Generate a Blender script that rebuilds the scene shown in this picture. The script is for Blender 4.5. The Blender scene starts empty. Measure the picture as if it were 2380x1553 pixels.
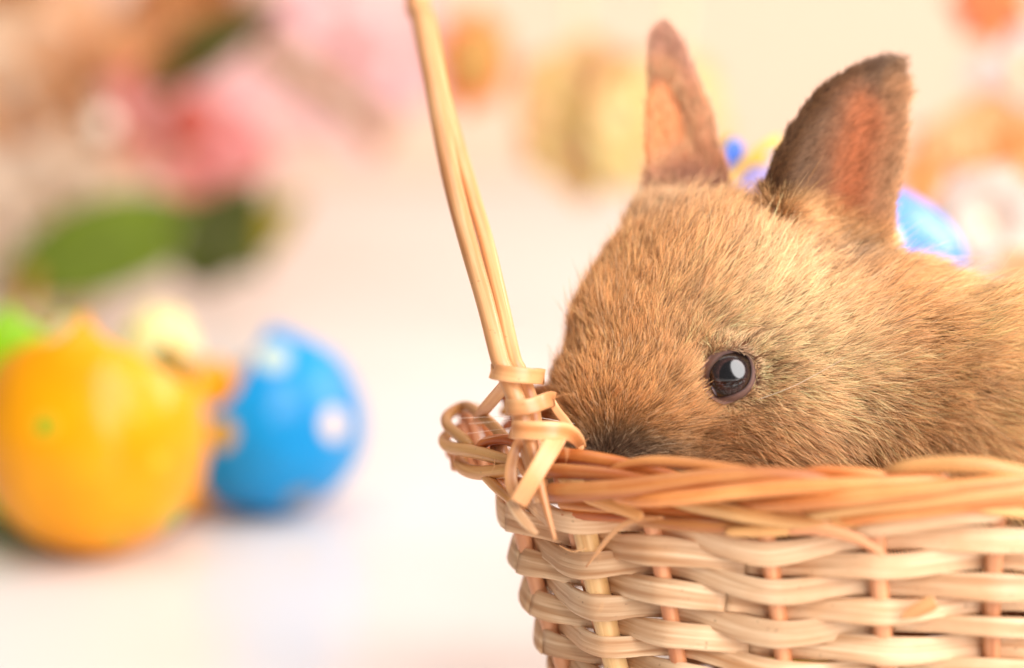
import bpy, math, random
import numpy as np
from mathutils import Vector
random.seed(7); rng = np.random.default_rng(11)
S = bpy.context.scene
COL = S.collection

# ------------------------------------------------------------------ camera
PITCH = math.radians(10.0)
CAM = np.array([0.0, 0.0, 0.23])
FWD = np.array([0.0, math.cos(PITCH), -math.sin(PITCH)])
UPV = np.array([0.0, math.sin(PITCH), math.cos(PITCH)])
RGT = np.array([1.0, 0.0, 0.0])
LENS = 100.0
K = 36.0 / LENS / 2380.0
cd = bpy.data.cameras.new('camera'); cam = bpy.data.objects.new('camera', cd); COL.objects.link(cam)
cam.location = CAM; cam.rotation_euler = (math.pi/2 - PITCH, 0, 0)
cd.lens = LENS; cd.sensor_width = 36; cd.clip_start = 0.02; cd.clip_end = 50
cd.dof.use_dof = True; cd.dof.focus_distance = 0.661; cd.dof.aperture_fstop = 4.0; cd.dof.aperture_blades = 0
S.camera = cam

# ------------------------------------------------------------------ light
w = bpy.data.worlds.new('World'); S.world = w; w.use_nodes = True
w.node_tree.nodes['Background'].inputs['Color'].default_value = (1.0, 0.94, 0.915, 1)
w.node_tree.nodes['Background'].inputs['Strength'].default_value = 0.24
def area(name, loc, target, size, power, color, shape='DISK', size_y=None):
    l = bpy.data.lights.new(name, 'AREA'); l.energy = power; l.color = color; l.shape = shape; l.size = size
    if size_y: l.size_y = size_y
    o = bpy.data.objects.new(name, l); COL.objects.link(o); o.location = loc
    o.rotation_euler = (Vector(target) - Vector(loc)).to_track_quat('-Z', 'Y').to_euler()
    return o
area('key_umbrella', (0.55, -0.05, 0.62), (0.05, 0.66, 0.11), 0.98, 26.0, (1.0, 0.965, 0.95), 'ELLIPSE', 1.36)
area('rim_softbox', (0.85, 1.02, 0.55), (0.0, 0.78, 0.09), 0.5, 8.5, (1.0, 0.93, 0.90), 'RECTANGLE', 0.5)
area('background_softbox', (-0.05, 0.95, 1.45), (-0.05, 1.5, 0.05), 1.3, 10.2, (1.0, 0.985, 0.975), 'RECTANGLE', 1.0)
S.view_settings.view_transform = 'Standard'; S.view_settings.look = 'None'
S.view_settings.exposure = 0.0; S.view_settings.gamma = 1.0; S.view_settings.use_curve_mapping = False
S.cycles.use_denoising = True
S.cycles.max_bounces = 16; S.cycles.transparent_max_bounces = 16; S.cycles.transmission_bounces = 10
try: S.cycles_curves.shape = 'RIBBONS'; S.cycles_curves.subdivisions = 2
except Exception: pass

# ------------------------------------------------------------------ helpers
def W(px, py, d):
    """world point seen at photo position (2380 wide) at depth d metres"""
    return CAM + FWD*d + RGT*((px-1190)*K*d) + UPV*((776.5-py)*K*d)
def proj(P):
    q = np.asarray(P) - CAM; d = q @ FWD
    return 1190 + (q @ RGT)/d/K, 776.5 - (q @ UPV)/d/K, d
def lin(c):
    c = np.asarray(c, float)/255.0
    return np.where(c <= 0.04045, c/12.92, ((c+0.055)/1.055)**2.4)
def rgba(c): return tuple(lin(c)) + (1.0,)
def mesh_obj(name, V, F, mat=None, parent=None, smooth=True, uv=None, attr=None):
    me = bpy.data.meshes.new(name)
    me.from_pydata([tuple(map(float, v)) for v in V], [], F if isinstance(F, list) else [tuple(map(int, f)) for f in F])
    if smooth: me.polygons.foreach_set('use_smooth', [True]*len(me.polygons))
    if uv is not None:
        ul = me.uv_layers.new(name='UVMap')
        li = np.empty(len(me.loops), np.int32); me.loops.foreach_get('vertex_index', li)
        ul.data.foreach_set('uv', np.asarray(uv, np.float32)[li].ravel())
    if attr is not None:
        a = me.attributes.new('skin', 'FLOAT_COLOR', 'POINT')
        a.data.foreach_set('color', (attr if attr.shape[1] == 4 else np.concatenate([attr, np.ones((len(attr), 1))], 1)).astype(np.float32).ravel())
    me.update()
    o = bpy.data.objects.new(name, me); COL.objects.link(o)
    if mat: me.materials.append(mat)
    if parent: o.parent = parent
    return o
def empty(name, loc=(0, 0, 0)):
    o = bpy.data.objects.new(name, None); COL.objects.link(o); o.empty_display_size = 0.01
    return o                      # parts are built in world coordinates, the empty stays at the origin
def tag(o, label=None, cat=None, group=None, kind=None):
    if label: o['label'] = label
    if cat: o['category'] = cat
    if group: o['group'] = group
    if kind: o['kind'] = kind
    return o
def spline(pts, n):
    """Catmull-Rom resample of control points (any dimension)"""
    P = np.asarray(pts, float)
    P = np.vstack([2*P[0]-P[1], P, 2*P[-1]-P[-2]])
    m = len(P)-3; t = np.linspace(0, m-1e-6, n); i = t.astype(int); u = (t-i)[:, None]
    a, b, c, d = P[i], P[i+1], P[i+2], P[i+3]
    return 0.5*((2*b)+(c-a)*u+(2*a-5*b+4*c-d)*u*u+(3*b-a-3*c+d)*u**3)
def norm(v): return v/(np.linalg.norm(v, axis=-1, keepdims=True)+1e-12)
def sweep(path, outs, sec, wa, wb, cap=True):
    """sweep section (list of (a,b)) : a along side, b along out; returns V,F,UV"""
    P = np.asarray(path, float); n = len(P); m = len(sec)
    T = norm(np.gradient(P, axis=0)); O = norm(outs - T*(np.sum(outs*T, 1, keepdims=True)))
    B = np.cross(T, O); sec = np.asarray(sec, float)
    wa = np.broadcast_to(wa, (n,)); wb = np.broadcast_to(wb, (n,))
    V = P[:, None, :] + B[:, None, :]*(sec[None, :, 0, None]*wa[:, None, None]) + O[:, None, :]*(sec[None, :, 1, None]*wb[:, None, None])
    L = np.concatenate([[0], np.cumsum(np.linalg.norm(np.diff(P, axis=0), axis=1))])
    per = np.concatenate([[0], np.cumsum(np.linalg.norm(np.diff(sec, axis=0), axis=1))]); 
    UV = np.stack([np.broadcast_to(L[:, None], (n, m)), np.broadcast_to(sec[None, :, 0]*wa[:, None], (n, m))], -1)
    F = []
    for i in range(n-1):
        for j in range(m):
            k = (j+1) % m
            F.append((i*m+j, i*m+k, (i+1)*m+k, (i+1)*m+j))
    if cap:
        F.append(tuple(range(m-1, -1, -1))); F.append(tuple((n-1)*m+j for j in range(m)))
    return V.reshape(-1, 3), F, UV.reshape(-1, 2)
CIRC = [(math.cos(a), math.sin(a)) for a in np.linspace(0, 2*math.pi, 12, endpoint=False)]
CIRC8 = [(math.cos(a), math.sin(a)) for a in np.linspace(0, 2*math.pi, 8, endpoint=False)]
FLAT = [(-1, -.3), (-.96, -.8), (-.85, -1), (0, -1), (.85, -1), (.96, -.8), (1, -.3), (.99, .3), (.93, .72), (.75, .9), (.3, 1), (-.3, 1), (-.75, .9), (-.93, .72), (-.99, .3)]
def frame_out(path):
    P = np.asarray(path); T = norm(np.gradient(P, axis=0))
    o = np.array([0, -1.0, 0.2]); return np.broadcast_to(o, P.shape) - T*(T @ o)[:, None]
def tube(name, path, r, mat, parent=None, sec=CIRC, outs=None, ends=0.0):
    P = np.asarray(path, float); n = len(P)
    r = np.broadcast_to(np.asarray(r, float), (n,)).copy()
    if ends:
        s = np.minimum(np.arange(n), np.arange(n)[::-1]); r *= np.where(s == 0, ends, np.where(s == 1, (1+ends)/2+.15*(1-ends), 1))
    V, F, UV = sweep(P, frame_out(P) if outs is None else outs, sec, r, r)
    return mesh_obj(name, V, F, mat, parent, uv=UV+np.array([rng.random()*3, rng.random()*.3]))
def ribbon(name, path, outs, width, thick, mat, parent=None):
    V, F, UV = sweep(path, outs, FLAT, np.asarray(width)/2, np.asarray(thick)/2)
    return mesh_obj(name, V, F, mat, parent, uv=UV+np.array([rng.random()*3, rng.random()*.3]))

# ------------------------------------------------------------------ materials
def new_mat(name):
    m = bpy.data.materials.new(name); m.use_nodes = True
    nt = m.node_tree; b = nt.nodes['Principled BSDF']
    return m, nt, b
def N(nt, t, **kw):
    n = nt.nodes.new(t)
    for k, v in kw.items(): setattr(n, k, v)
    return n
def ramp(nt, stops):
    r = N(nt, 'ShaderNodeValToRGB'); e = r.color_ramp.elements
    while len(e) < len(stops): e.new(0.5)
    for x, (p, c) in zip(e, stops): x.position = p; x.color = c
    return r
def mixc(nt, fac, a, b, mode='MIX'):
    m = N(nt, 'ShaderNodeMix', data_type='RGBA', blend_type=mode)
    for sock, v in ((m.inputs[0], fac), (m.inputs[6], a), (m.inputs[7], b)):
        if hasattr(v, 'links') or isinstance(v, bpy.types.NodeSocket): nt.links.new(v, sock)
        else: sock.default_value = v
    return m.outputs[2]
def wicker(name, c1, c2, c3, rough=0.5, streak=1.0, vmin=.84):
    m, nt, b = new_mat(name)
    uv = N(nt, 'ShaderNodeUVMap'); mp = N(nt, 'ShaderNodeMapping'); mp.inputs['Scale'].default_value = (28, 900, 1)
    nt.links.new(uv.outputs[0], mp.inputs[0])
    n1 = N(nt, 'ShaderNodeTexNoise'); n1.inputs['Scale'].default_value = 1.0; n1.inputs['Detail'].default_value = 4; n1.inputs['Roughness'].default_value = .6
    nt.links.new(mp.outputs[0], n1.inputs['Vector'])
    tc = N(nt, 'ShaderNodeTexCoord')
    n2 = N(nt, 'ShaderNodeTexNoise'); n2.inputs['Scale'].default_value = 55; n2.inputs['Detail'].default_value = 3
    nt.links.new(tc.outputs['Object'], n2.inputs['Vector'])
    n3 = N(nt, 'ShaderNodeTexNoise'); n3.inputs['Scale'].default_value = 900; n3.inputs['Detail'].default_value = 2
    nt.links.new(tc.outputs['Object'], n3.inputs['Vector'])
    oi = N(nt, 'ShaderNodeObjectInfo')
    r1 = ramp(nt, [(.3, rgba(c2)), (.62, rgba(c1))]); nt.links.new(n1.outputs[0], r1.inputs[0])
    r2 = ramp(nt, [(.42, (0, 0, 0, 1)), (.68, (1, 1, 1, 1))]); nt.links.new(n2.outputs[0], r2.inputs[0])
    mm = N(nt, 'ShaderNodeMath', operation='MULTIPLY'); nt.links.new(r2.outputs[0], mm.inputs[0]); mm.inputs[1].default_value = .6
    col = mixc(nt, mm.outputs[0], r1.outputs[0], rgba(c3))
    mp2 = N(nt, 'ShaderNodeMapping'); mp2.inputs['Scale'].default_value = (14, 330, 1); nt.links.new(uv.outputs[0], mp2.inputs[0])
    n4 = N(nt, 'ShaderNodeTexNoise'); n4.inputs['Scale'].default_value = 1.0; n4.inputs['Detail'].default_value = 3; nt.links.new(mp2.outputs[0], n4.inputs['Vector'])
    r4 = ramp(nt, [(.48, (0, 0, 0, 1)), (.66, (.9, .9, .9, 1))]); nt.links.new(n4.outputs[0], r4.inputs[0])
    col = mixc(nt, r4.outputs[0], col, rgba(np.asarray(c2)*np.array([.90, .84, .76])))
    # small dark specks
    r3 = ramp(nt, [(.69, (0, 0, 0, 1)), (.76, (.5, .5, .5, 1))]); nt.links.new(n3.outputs[0], r3.inputs[0])
    col = mixc(nt, r3.outputs[0], col, rgba((120, 80, 45)))
    hs = N(nt, 'ShaderNodeHueSaturation'); nt.links.new(col, hs.inputs['Color'])
    mr = N(nt, 'ShaderNodeMapRange'); mr.inputs['To Min'].default_value = vmin; mr.inputs['To Max'].default_value = 1.08
    nt.links.new(oi.outputs['Random'], mr.inputs[0]); nt.links.new(mr.outputs[0], hs.inputs['Value'])
    nt.links.new(hs.outputs[0], b.inputs['Base Color'])
    b.inputs['Roughness'].default_value = rough
    bp = N(nt, 'ShaderNodeBump'); bp.inputs['Strength'].default_value = .6*streak; bp.inputs['Distance'].default_value = .0004
    nt.links.new(n1.outputs[0], bp.inputs['Height']); nt.links.new(bp.outputs[0], b.inputs['Normal'])
    return m
M_WEAVE = wicker('pale split cane', (234, 200, 160), (194, 146, 102), (206, 150, 102))
M_STAKE = wicker('tan cane stake', (222, 156, 110), (196, 126, 82), (212, 148, 102), .4)
M_STAKEY = wicker('straw cane stake', (230, 190, 134), (208, 158, 98), (220, 174, 112), .4)
M_RIM = wicker('honey cane', (220, 144, 78), (184, 98, 44), (228, 162, 96), .38, 1.0, .62)
M_RIM2 = wicker('amber cane', (208, 120, 54), (168, 78, 30), (220, 140, 72), .38, 1.0, .60)
M_RIML = wicker('light honey cane', (230, 178, 114), (206, 140, 74), (222, 160, 96), .4, 1.0, .74)
M_WRAP = wicker('smooth binding cane', (230, 176, 122), (214, 146, 92), (220, 154, 98), .35, .5)
M_HANDLE = wicker('handle cane', (230, 178, 124), (206, 138, 84), (216, 152, 96), .35, .5)

def plain(name, c, rough=.5, coat=0, noise=0.0, sss=0.0, scale=60, trans=0.0):
    m, nt, b = new_mat(name)
    if noise:
        tc = N(nt, 'ShaderNodeTexCoord'); n = N(nt, 'ShaderNodeTexNoise'); n.inputs['Scale'].default_value = scale; n.inputs['Detail'].default_value = 3
        nt.links.new(tc.outputs['Object'], n.inputs['Vector'])
        c = np.asarray(c, float); r = ramp(nt, [(.3, rgba(np.clip(c*(1-noise), 0, 255))), (.7, rgba(np.clip(c*(1+noise), 0, 255)))])
        nt.links.new(n.outputs[0], r.inputs[0]); nt.links.new(r.outputs[0], b.inputs['Base Color'])
        csock = r.outputs[0]
    else:
        b.inputs['Base Color'].default_value = rgba(c); csock = None
    b.inputs['Roughness'].default_value = rough; b.inputs['Coat Weight'].default_value = coat; b.inputs['Coat Roughness'].default_value = .08
    if trans:
        t = N(nt, 'ShaderNodeBsdfTranslucent')
        if csock is not None: nt.links.new(csock, t.inputs[0])
        else: t.inputs[0].default_value = rgba(c)
        mx = N(nt, 'ShaderNodeMixShader'); mx.inputs[0].default_value = trans
        nt.links.new(b.outputs[0], mx.inputs[1]); nt.links.new(t.outputs[0], mx.inputs[2])
        nt.links.new(mx.outputs[0], nt.nodes['Material Output'].inputs['Surface'])
    return m
def dotted(name, base, dots, dotc, rough=.25, inner=None, noise=.06):
    """glazed paint with round painted dots: dots = [(x,y,z,r)] in object space"""
    m, nt, b = new_mat(name)
    tc = N(nt, 'ShaderNodeTexCoord'); n = N(nt, 'ShaderNodeTexNoise'); n.inputs['Scale'].default_value = 40
    nt.links.new(tc.outputs['Object'], n.inputs['Vector'])
    c = np.asarray(base, float); r = ramp(nt, [(.3, rgba(np.clip(c*(1-noise), 0, 255))), (.7, rgba(np.clip(c*(1+noise), 0, 255)))])
    nt.links.new(n.outputs[0], r.inputs[0]); col = r.outputs[0]
    for i, (x, y, z, rad) in enumerate(dots):
        vm = N(nt, 'ShaderNodeVectorMath', operation='DISTANCE'); nt.links.new(tc.outputs['Object'], vm.inputs[0]); vm.inputs[1].default_value = (x, y, z)
        mr = N(nt, 'ShaderNodeMapRange'); mr.inputs['From Min'].default_value = rad*.85; mr.inputs['From Max'].default_value = rad
        mr.inputs['To Min'].default_value = 1; mr.inputs['To Max'].default_value = 0; nt.links.new(vm.outputs['Value'], mr.inputs[0])
        dc = dotc[i % len(dotc)] if isinstance(dotc, list) else dotc
        col = mixc(nt, mr.outputs[0], col, rgba(dc))
    nt.links.new(col, b.inputs['Base Color']); b.inputs['Roughness'].default_value = rough
    b.inputs['Coat Weight'].default_value = .35; b.inputs['Coat Roughness'].default_value = .12; b.inputs['Specular IOR Level'].default_value = .15
    return m

# ------------------------------------------------------------------ setting
m_table, nt, b = new_mat('white lacquer table')
tc = N(nt, 'ShaderNodeTexCoord'); nn = N(nt, 'ShaderNodeTexNoise'); nn.inputs['Scale'].default_value = 3
nt.links.new(tc.outputs['Object'], nn.inputs['Vector'])
rr = ramp(nt, [(.3, (.80, .77, .745, 1)), (.7, (.84, .81, .785, 1))]); nt.links.new(nn.outputs[0], rr.inputs[0])
nt.links.new(rr.outputs[0], b.inputs['Base Color']); b.inputs['Roughness'].default_value = .22
m_wall = plain('cream wall', (250, 210, 184), .9, noise=.015, scale=2)
def slab(name, x0, x1, y0, y1, z0, z1, mat):
    V = [(x0,y0,z0),(x1,y0,z0),(x1,y1,z0),(x0,y1,z0),(x0,y0,z1),(x1,y0,z1),(x1,y1,z1),(x0,y1,z1)]
    F = [(3,2,1,0),(4,5,6,7),(0,1,5,4),(1,2,6,5),(2,3,7,6),(3,0,4,7)]
    return mesh_obj(name, V, F, mat, smooth=False)
tag(slab('table', -2.2, 2.2, -.3, 1.9, -.03, 0, m_table), kind='structure')
tag(slab('wall', -3, 3, 1.904, 2.0, -.8, 2.6, m_wall), kind='structure')

# ------------------------------------------------------------------ basket
bx0, by0 = .112, .667
def ab(z):                       # semi axes of the wall at height z
    return .1155 + (z-.078)*.30, .0595 + (z-.078)*.16
def wall(t, z, off=0.0):
    a, b_ = ab(z); a = a+off; b_ = b_+off
    return np.stack([bx0 - a*np.cos(t), by0 - b_*np.sin(t), z+0*t], -1)
def wall_out(t):
    a, b_ = ab(.06)
    return norm(np.stack([-np.cos(t)/a, -np.sin(t)/b_, np.zeros_like(t)], -1))
TT = np.linspace(-.35, math.pi*.62, 900)
def t_at(px, z, off=0.0, back=False):
    """wall angle on the visible side seen at photo column px"""
    x, y, d = proj(wall(TT, z, off)); k = np.argmin(np.where(TT > .12, np.abs(x-px), 1e9)); return TT[k]
def wall_px(px, py, off=0.0, z0=.085, rim=False):
    """point of the (offset) wall surface seen at (px,py) on the front"""
    z = z0
    for _ in range(8):
        t = t_at(px, .085 if rim else z, off); P = wall(np.array(t), .085 if rim else z, off)
        d = (P - CAM) @ FWD
        z = W(px, py, d)[2]
    P = wall(np.array(t), .085 if rim else z, off); P[2] = z
    return P, t
basket = tag(empty('wicker_basket'), 'pale woven wicker basket with orange braided rim and tall thin handle, holding the rabbit', 'basket')
# stakes
vis = [1235, 1385, 1545, 1803, 2048, 2308]
zm = .0598
ts = [t_at(p, zm) for p in vis]
tf = np.linspace(ts[-1], ts[0]+2*math.pi, 4000)
arc = np.concatenate([[0], np.cumsum(np.linalg.norm(np.diff(wall(tf, zm), axis=0), axis=1))])
nrest = 15
rest = [float(np.interp(arc[-1]*(k+1)/(nrest+1), arc, tf)) for k in range(nrest)]
stakes = ts + rest; ns = len(stakes)
if ns % 2: stakes = stakes[:-1]; ns -= 1
bot = .0025
for i, t in enumerate(stakes):
    zz = np.linspace(bot, .089, 24); r = .00205 if i != 1 else .0027
    P = wall(np.full(24, t), zz) + wall_out(np.full(24, t))*(rng.normal(0, .0001, (24, 1)))
    P[:, 0] += .0004*np.sin(zz*90+i)
    tube('stake', P, r*(1+.06*math.sin(i*2.1)), M_STAKEY if i in (1,) else M_STAKE, basket, outs=wall_out(np.full(24, t)))
    if i == 1:      # thinner second cane beside the corner stake
        P2 = wall(np.full(24, t-.055), zz, -.001); tube('stake', P2, .0014, M_STAKE, basket, outs=wall_out(np.full(24, t)))
tstk = np.array(stakes + [stakes[0]+2*math.pi])
# height bumps of the rows at each stake (photo: rows sag in the middle of the front)
bump = np.zeros(ns+1); bump[1] = -.0016; bump[2] = .0002; bump[3] = -.0032; bump[4] = -.0004; bump[5] = .0012
bump[6:ns] = rng.normal(0, .0005, ns-6)
nrow = 15
for k in range(nrow):
    sgn = np.array([(1 if (i+k) % 2 == 1 else -1) for i in range(ns+1)], float)
    per = 14
    tt = []; oo = []; ww = []; bb = []
    for i in range(ns):
        u = np.linspace(0, 1, per, endpoint=False)
        tt.append(tstk[i] + (tstk[i+1]-tstk[i])*u)
        c = .62*np.cos(u*math.pi)+.38*(1-2*u)
        oo.append(sgn[i]*c); ww.append(np.abs(c)); s = u*u*(3-2*u); bb.append(bump[i]*(1-s)+bump[i+1]*s)
    tt = np.concatenate(tt+[[tstk[-1]]]); oo = np.concatenate(oo+[[oo[0][0]]]); ww = np.concatenate(ww+[[1.0]]); bb = np.concatenate(bb+[[bump[0]]])
    zr = .0762 - .0051*k
    wob = .00045*np.sin(tt*5+k*1.7) + .0004*np.sin(tt*11+k*2.9)
    z = np.maximum(zr + bb*max(0, 1-k/12) + wob, .0035)
    amp = np.full_like(tt, .0028); amp[np.abs(tt-stakes[1]) < .12] = .0036
    P = np.stack([wall(np.array(t_), z_, 0) for t_, z_ in zip(tt, z)]) + wall_out(tt)*(oo*amp)[:, None]
    # tilt: over-strands lean outward at the bottom
    O = wall_out(tt) + np.array([0, 0, 1.0])*(.08+.12*np.sin(tt*6.3+k*2.3)+.07*rng.normal())[:, None]
    wid = .0053 + .0009*ww + .00035*np.sin(tt*9+k) + .0002*np.sin(tt*31+k*2)
    if k == 0: wid = wid*.9
    # each row is made of two or three lengths of cane butted end to end
    cuts = sorted(rng.choice(np.arange(6, len(tt)-6), 2, replace=False).tolist())
    if k == 3: cuts = sorted([int(np.argmin(np.abs(tt-t_at(1690, .06)))), cuts[1] if cuts[1] > 120 else 160])
    if k == 5: cuts = sorted([int(np.argmin(np.abs(tt-t_at(1737, .05)))), 170])
    cuts = [0]+cuts+[len(tt)-1]
    for a_, b_ in zip(cuts[:-1], cuts[1:]):
        if b_-a_ < 3: continue
        sl = slice(a_, b_+1); sg = P[sl].copy()
        if a_ > 0: sg[0] += norm(sg[1]-sg[0])*.0002
        ribbon('weaver', sg, O[sl], wid[sl]*(1+.07*rng.normal()), .0010+.0003*rng.random(), M_WEAVE, basket)
# floor of the basket: flat slats
for j, yy in enumerate(np.linspace(-.040, .040, 9)):
    half = (ab(.004)[0]-.004)*math.sqrt(max(0, 1-(yy/ab(.004)[1])**2))
    xs = np.linspace(-half, half, 12); P = np.stack([bx0+xs, by0+yy+0*xs, .0016+0*xs], -1)
    ribbon('base_slat', P, np.broadcast_to([0, 0, 1.0], P.shape), .0085, .0014, M_WEAVE, basket)

# braided rim : front strands laid out one by one
def rim_strand(pts, r, off, mat, flat=1.0, n=40, ends=.55):
    C = spline([(x, y) for x, y in pts], n); off = spline([[o] for o in (off if isinstance(off, (list, tuple)) else [off, off])], n)[:, 0]
    P = []; TA = []
    for (x, y), o in zip(C, off):
        p, t = wall_px(x, y, o*2.8+.0042, rim=True); P.append(p); TA.append(t)
    P = np.array(P); TA = np.array(TA)
    # light smoothing
    for _ in range(3): P[1:-1] = (P[:-2]+2*P[1:-1]+P[2:])/4
    rr_ = spline([[v] for v in (r if isinstance(r, (list, tuple)) else [r, r])], n)[:, 0]
    s = np.minimum(np.arange(n), np.arange(n)[::-1]); rr_ = 1.02*rr_*np.where(s == 0, ends, np.where(s == 1, .5+ends/2, 1))
    O = wall_out(TA)
    V, F, UV = sweep(P, O, CIRC, rr_, rr_*flat)
    return mesh_obj('rim_strand', V, F, mat, basket, uv=UV+np.array([rng.random()*3, rng.random()*.3]))
mm = .001
rim_strand([(1255,1062),(1302,1058),(1386,1067),(1466,1083),(1560,1108),(1650,1125)], [2.0*mm,1.9*mm,1.7*mm,1.4*mm], [-1*mm,-1*mm,-2*mm], M_RIM2)
rim_strand([(1418,1090),(1466,1076),(1520,1070),(1600,1075),(1708,1091),(1826,1113),(1925,1130),(2000,1142)], [.9*mm,1.3*mm,1.4*mm,1.5*mm,1.3*mm], [.5*mm,.5*mm,1*mm,.5*mm], M_RIM)
rim_strand([(1262,1092),(1294,1094),(1359,1098),(1439,1105),(1520,1119),(1600,1135)], [1.7*mm,1.7*mm,1.5*mm,1.2*mm], [1*mm,1*mm,0*mm], M_RIM)
rim_strand([(1279,1146),(1300,1146),(1359,1143),(1466,1133),(1574,1118),(1681,1106),(1790,1103),(1880,1108),(1970,1119)], [2.3*mm,2.2*mm,2.1*mm,2.0*mm,1.6*mm], [1.5*mm,2.5*mm,2*mm,1*mm,0], M_RIM)
rim_strand([(1420,1152),(1470,1162),(1530,1161),(1627,1151),(1735,1138),(1842,1130),(1961,1124),(2092,1117),(2200,1108)], [1.2*mm,1.7*mm,1.8*mm,1.8*mm,1.7*mm,1.3*mm], [1*mm,2.5*mm,2.5*mm,2*mm,1*mm], M_RIM)
rim_strand([(1330,1140),(1380,1158),(1440,1180),(1495,1205)], [1.6*mm,1.9*mm,1.8*mm,1.2*mm], [-.5*mm,.3*mm,.8*mm], M_RIML, .55)
rim_strand([(1440,1165),(1493,1183),(1573,1190),(1681,1202),(1760,1208)], 1.5*mm, [-1.5*mm,-1*mm,-1.5*mm], M_RIM2)
rim_strand([(1540,1158),(1600,1172),(1680,1188),(1735,1200),(1842,1214),(1935,1217)], [1.4*mm,1.8*mm,1.7*mm,1.3*mm], [-.5*mm,1.2*mm,1*mm], M_RIML, .7)
rim_strand([(1480,1208),(1520,1216),(1627,1226),(1708,1226),(1790,1218)], 1.5*mm, [-.8*mm,0,-.8*mm], M_RIM)
rim_strand([(1300,1172),(1340,1177),(1412,1182),(1470,1180)], 1.3*mm, [-1.2*mm,-1*mm], M_RIM)
rim_strand([(1310,1198),(1348,1198),(1440,1202),(1520,1205)], 1.5*mm, [-1.5*mm,-1.2*mm], M_RIM2)
rim_strand([(1660,1150),(1721,1166),(1815,1184),(1875,1202),(1930,1216)], [1.2*mm,1.7*mm,1.6*mm,1.2*mm], [-.5*mm,.6*mm,.4*mm], M_RIM)
rim_strand([(1826,1110),(1892,1093),(1978,1095),(2057,1104),(2130,1117)], [.9*mm,1.2*mm,1.2*mm,1*mm], [0,.5*mm,0], M_RIM)
rim_strand([(2050,1120),(2066,1096),(2110,1080),(2202,1074),(2289,1078),(2345,1090),(2420,1110),(2500,1130)], [1.2*mm,1.5*mm,1.8*mm,1.7*mm,1.4*mm], [-.5*mm,1.2*mm,1.5*mm,.5*mm], M_RIML)
rim_strand([(1700,1176),(1780,1173),(1892,1165),(2030,1150),(2202,1131),(2380,1112),(2520,1098)], [1.2*mm,1.8*mm,1.9*mm,1.8*mm,1.6*mm], [0,1.8*mm,2.4*mm,2*mm,1*mm], M_RIM)
rim_strand([(1840,1208),(1900,1194),(1995,1177),(2133,1162),(2380,1136),(2520,1120)], [1.2*mm,1.8*mm,1.8*mm,1.8*mm], [0,1.4*mm,2*mm,1.6*mm], M_RIML)
rim_strand([(1900,1218),(1960,1210),(2064,1196),(2237,1174),(2400,1156),(2520,1145)], [1.2*mm,1.7*mm,1.7*mm], [0,.8*mm,1.2*mm], M_RIM)
rim_strand([(2170,1150),(2237,1168),(2340,1184),(2420,1198)], [1.1*mm,1.6*mm,1.2*mm], [-.3*mm,.8*mm,.5*mm], M_RIML)
rim_strand([(1685,1240),(1760,1236),(1823,1231),(1940,1219),(2060,1206)], [1.0*mm,1.6*mm,1.5*mm,1*mm], [.5*mm,.8*mm,.3*mm], M_RIML, .6)
rim_strand([(1985,1238),(2064,1226),(2200,1208),(2330,1200)], [1.4*mm,2*mm,1.8*mm,1.2*mm], [.4*mm,.8*mm,.3*mm], M_WEAVE, .55)
rim_strand([(1830,1238),(1900,1232),(1985,1252),(2060,1295)], [.8*mm,1.4*mm,1.2*mm,.6*mm], [1*mm,1.2*mm,1.2*mm], M_STAKE, .5)
# inner top edge strands seen over the near rim + the rest of the border, right round the back
tr = np.linspace(t_at(2380, .085), 2*math.pi-.42, 900)
ar = np.concatenate([[0], np.cumsum(np.linalg.norm(np.diff(wall(tr, .085, .005), axis=0), axis=1))])
Lr = ar[-1]; pos = -.05
zc = .0895
while pos < Lr-.012:
    s = np.linspace(pos, min(pos+.098, Lr), 30); u = (s-pos)/.098; s = np.clip(s, 0, Lr)
    t = np.interp(s, ar, tr)
    hz = np.interp(u, [0, .15, .4, .75, 1], [-.006, .0025, .0015, -.0055, -.0085])
    ho = np.interp(u, [0, .15, .4, .75, 1], [-.0015, .0005, .0040, .0035, .0010])
    for _ in range(4):
        hz[1:-1] = (hz[:-2]+2*hz[1:-1]+hz[2:])/4; ho[1:-1] = (ho[:-2]+2*ho[1:-1]+ho[2:])/4
    P = np.stack([wall(np.array(a_), .085, .004+o_) for a_, o_ in zip(t, ho)]); P[:, 2] = zc + hz
    if len(P) > 4 and s[-1]-s[0] > .02:
        tube('rim_strand', P, .0019+.0002*rng.random(), [M_RIM, M_RIML, M_RIM2][int(rng.integers(3))], basket, outs=wall_out(t), ends=.5)
    pos += .019

# left end loops of the border
def cane(pts, r, mat, n=36, name='rim_strand', ends=.6):
    C = spline(pts, n); P = np.stack([W(x, y, d) for x, y, d in C])
    rr_ = spline([[v] for v in (r if isinstance(r, (list, tuple)) else [r, r])], n)[:, 0]
    return tube(name, P, rr_, mat, basket, ends=ends)
cane([(1190,1032,.662),(1167,1012,.668),(1143,986,.676),(1108,957,.688),(1085,945,.697),(1060,952,.698),(1038,970,.692),(1042,991,.684),(1068,1014,.677),(1095,1035,.672)], 1.35*mm, M_RIML)
cane([(1052,1002,.697),(1034,1016,.69),(1034,1030,.685),(1050,1041,.679),(1078,1046,.673),(1122,1055,.666),(1179,1071,.659),(1218,1080,.654)], [1.2*mm,1.5*mm,1.6*mm,1.4*mm], M_RIML)
cane([(1076,1062,.684),(1068,1078,.679),(1084,1092,.673),(1113,1099,.667),(1150,1097,.661),(1190,1092,.656)], [1.5*mm,1.7*mm,1.7*mm], M_RIML)
cane([(1112,1052,.672),(1117,1038,.669),(1133,1026,.667),(1161,1021,.664),(1191,1025,.661),(1222,1040,.658)], 1.25*mm, M_RIM2)
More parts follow.
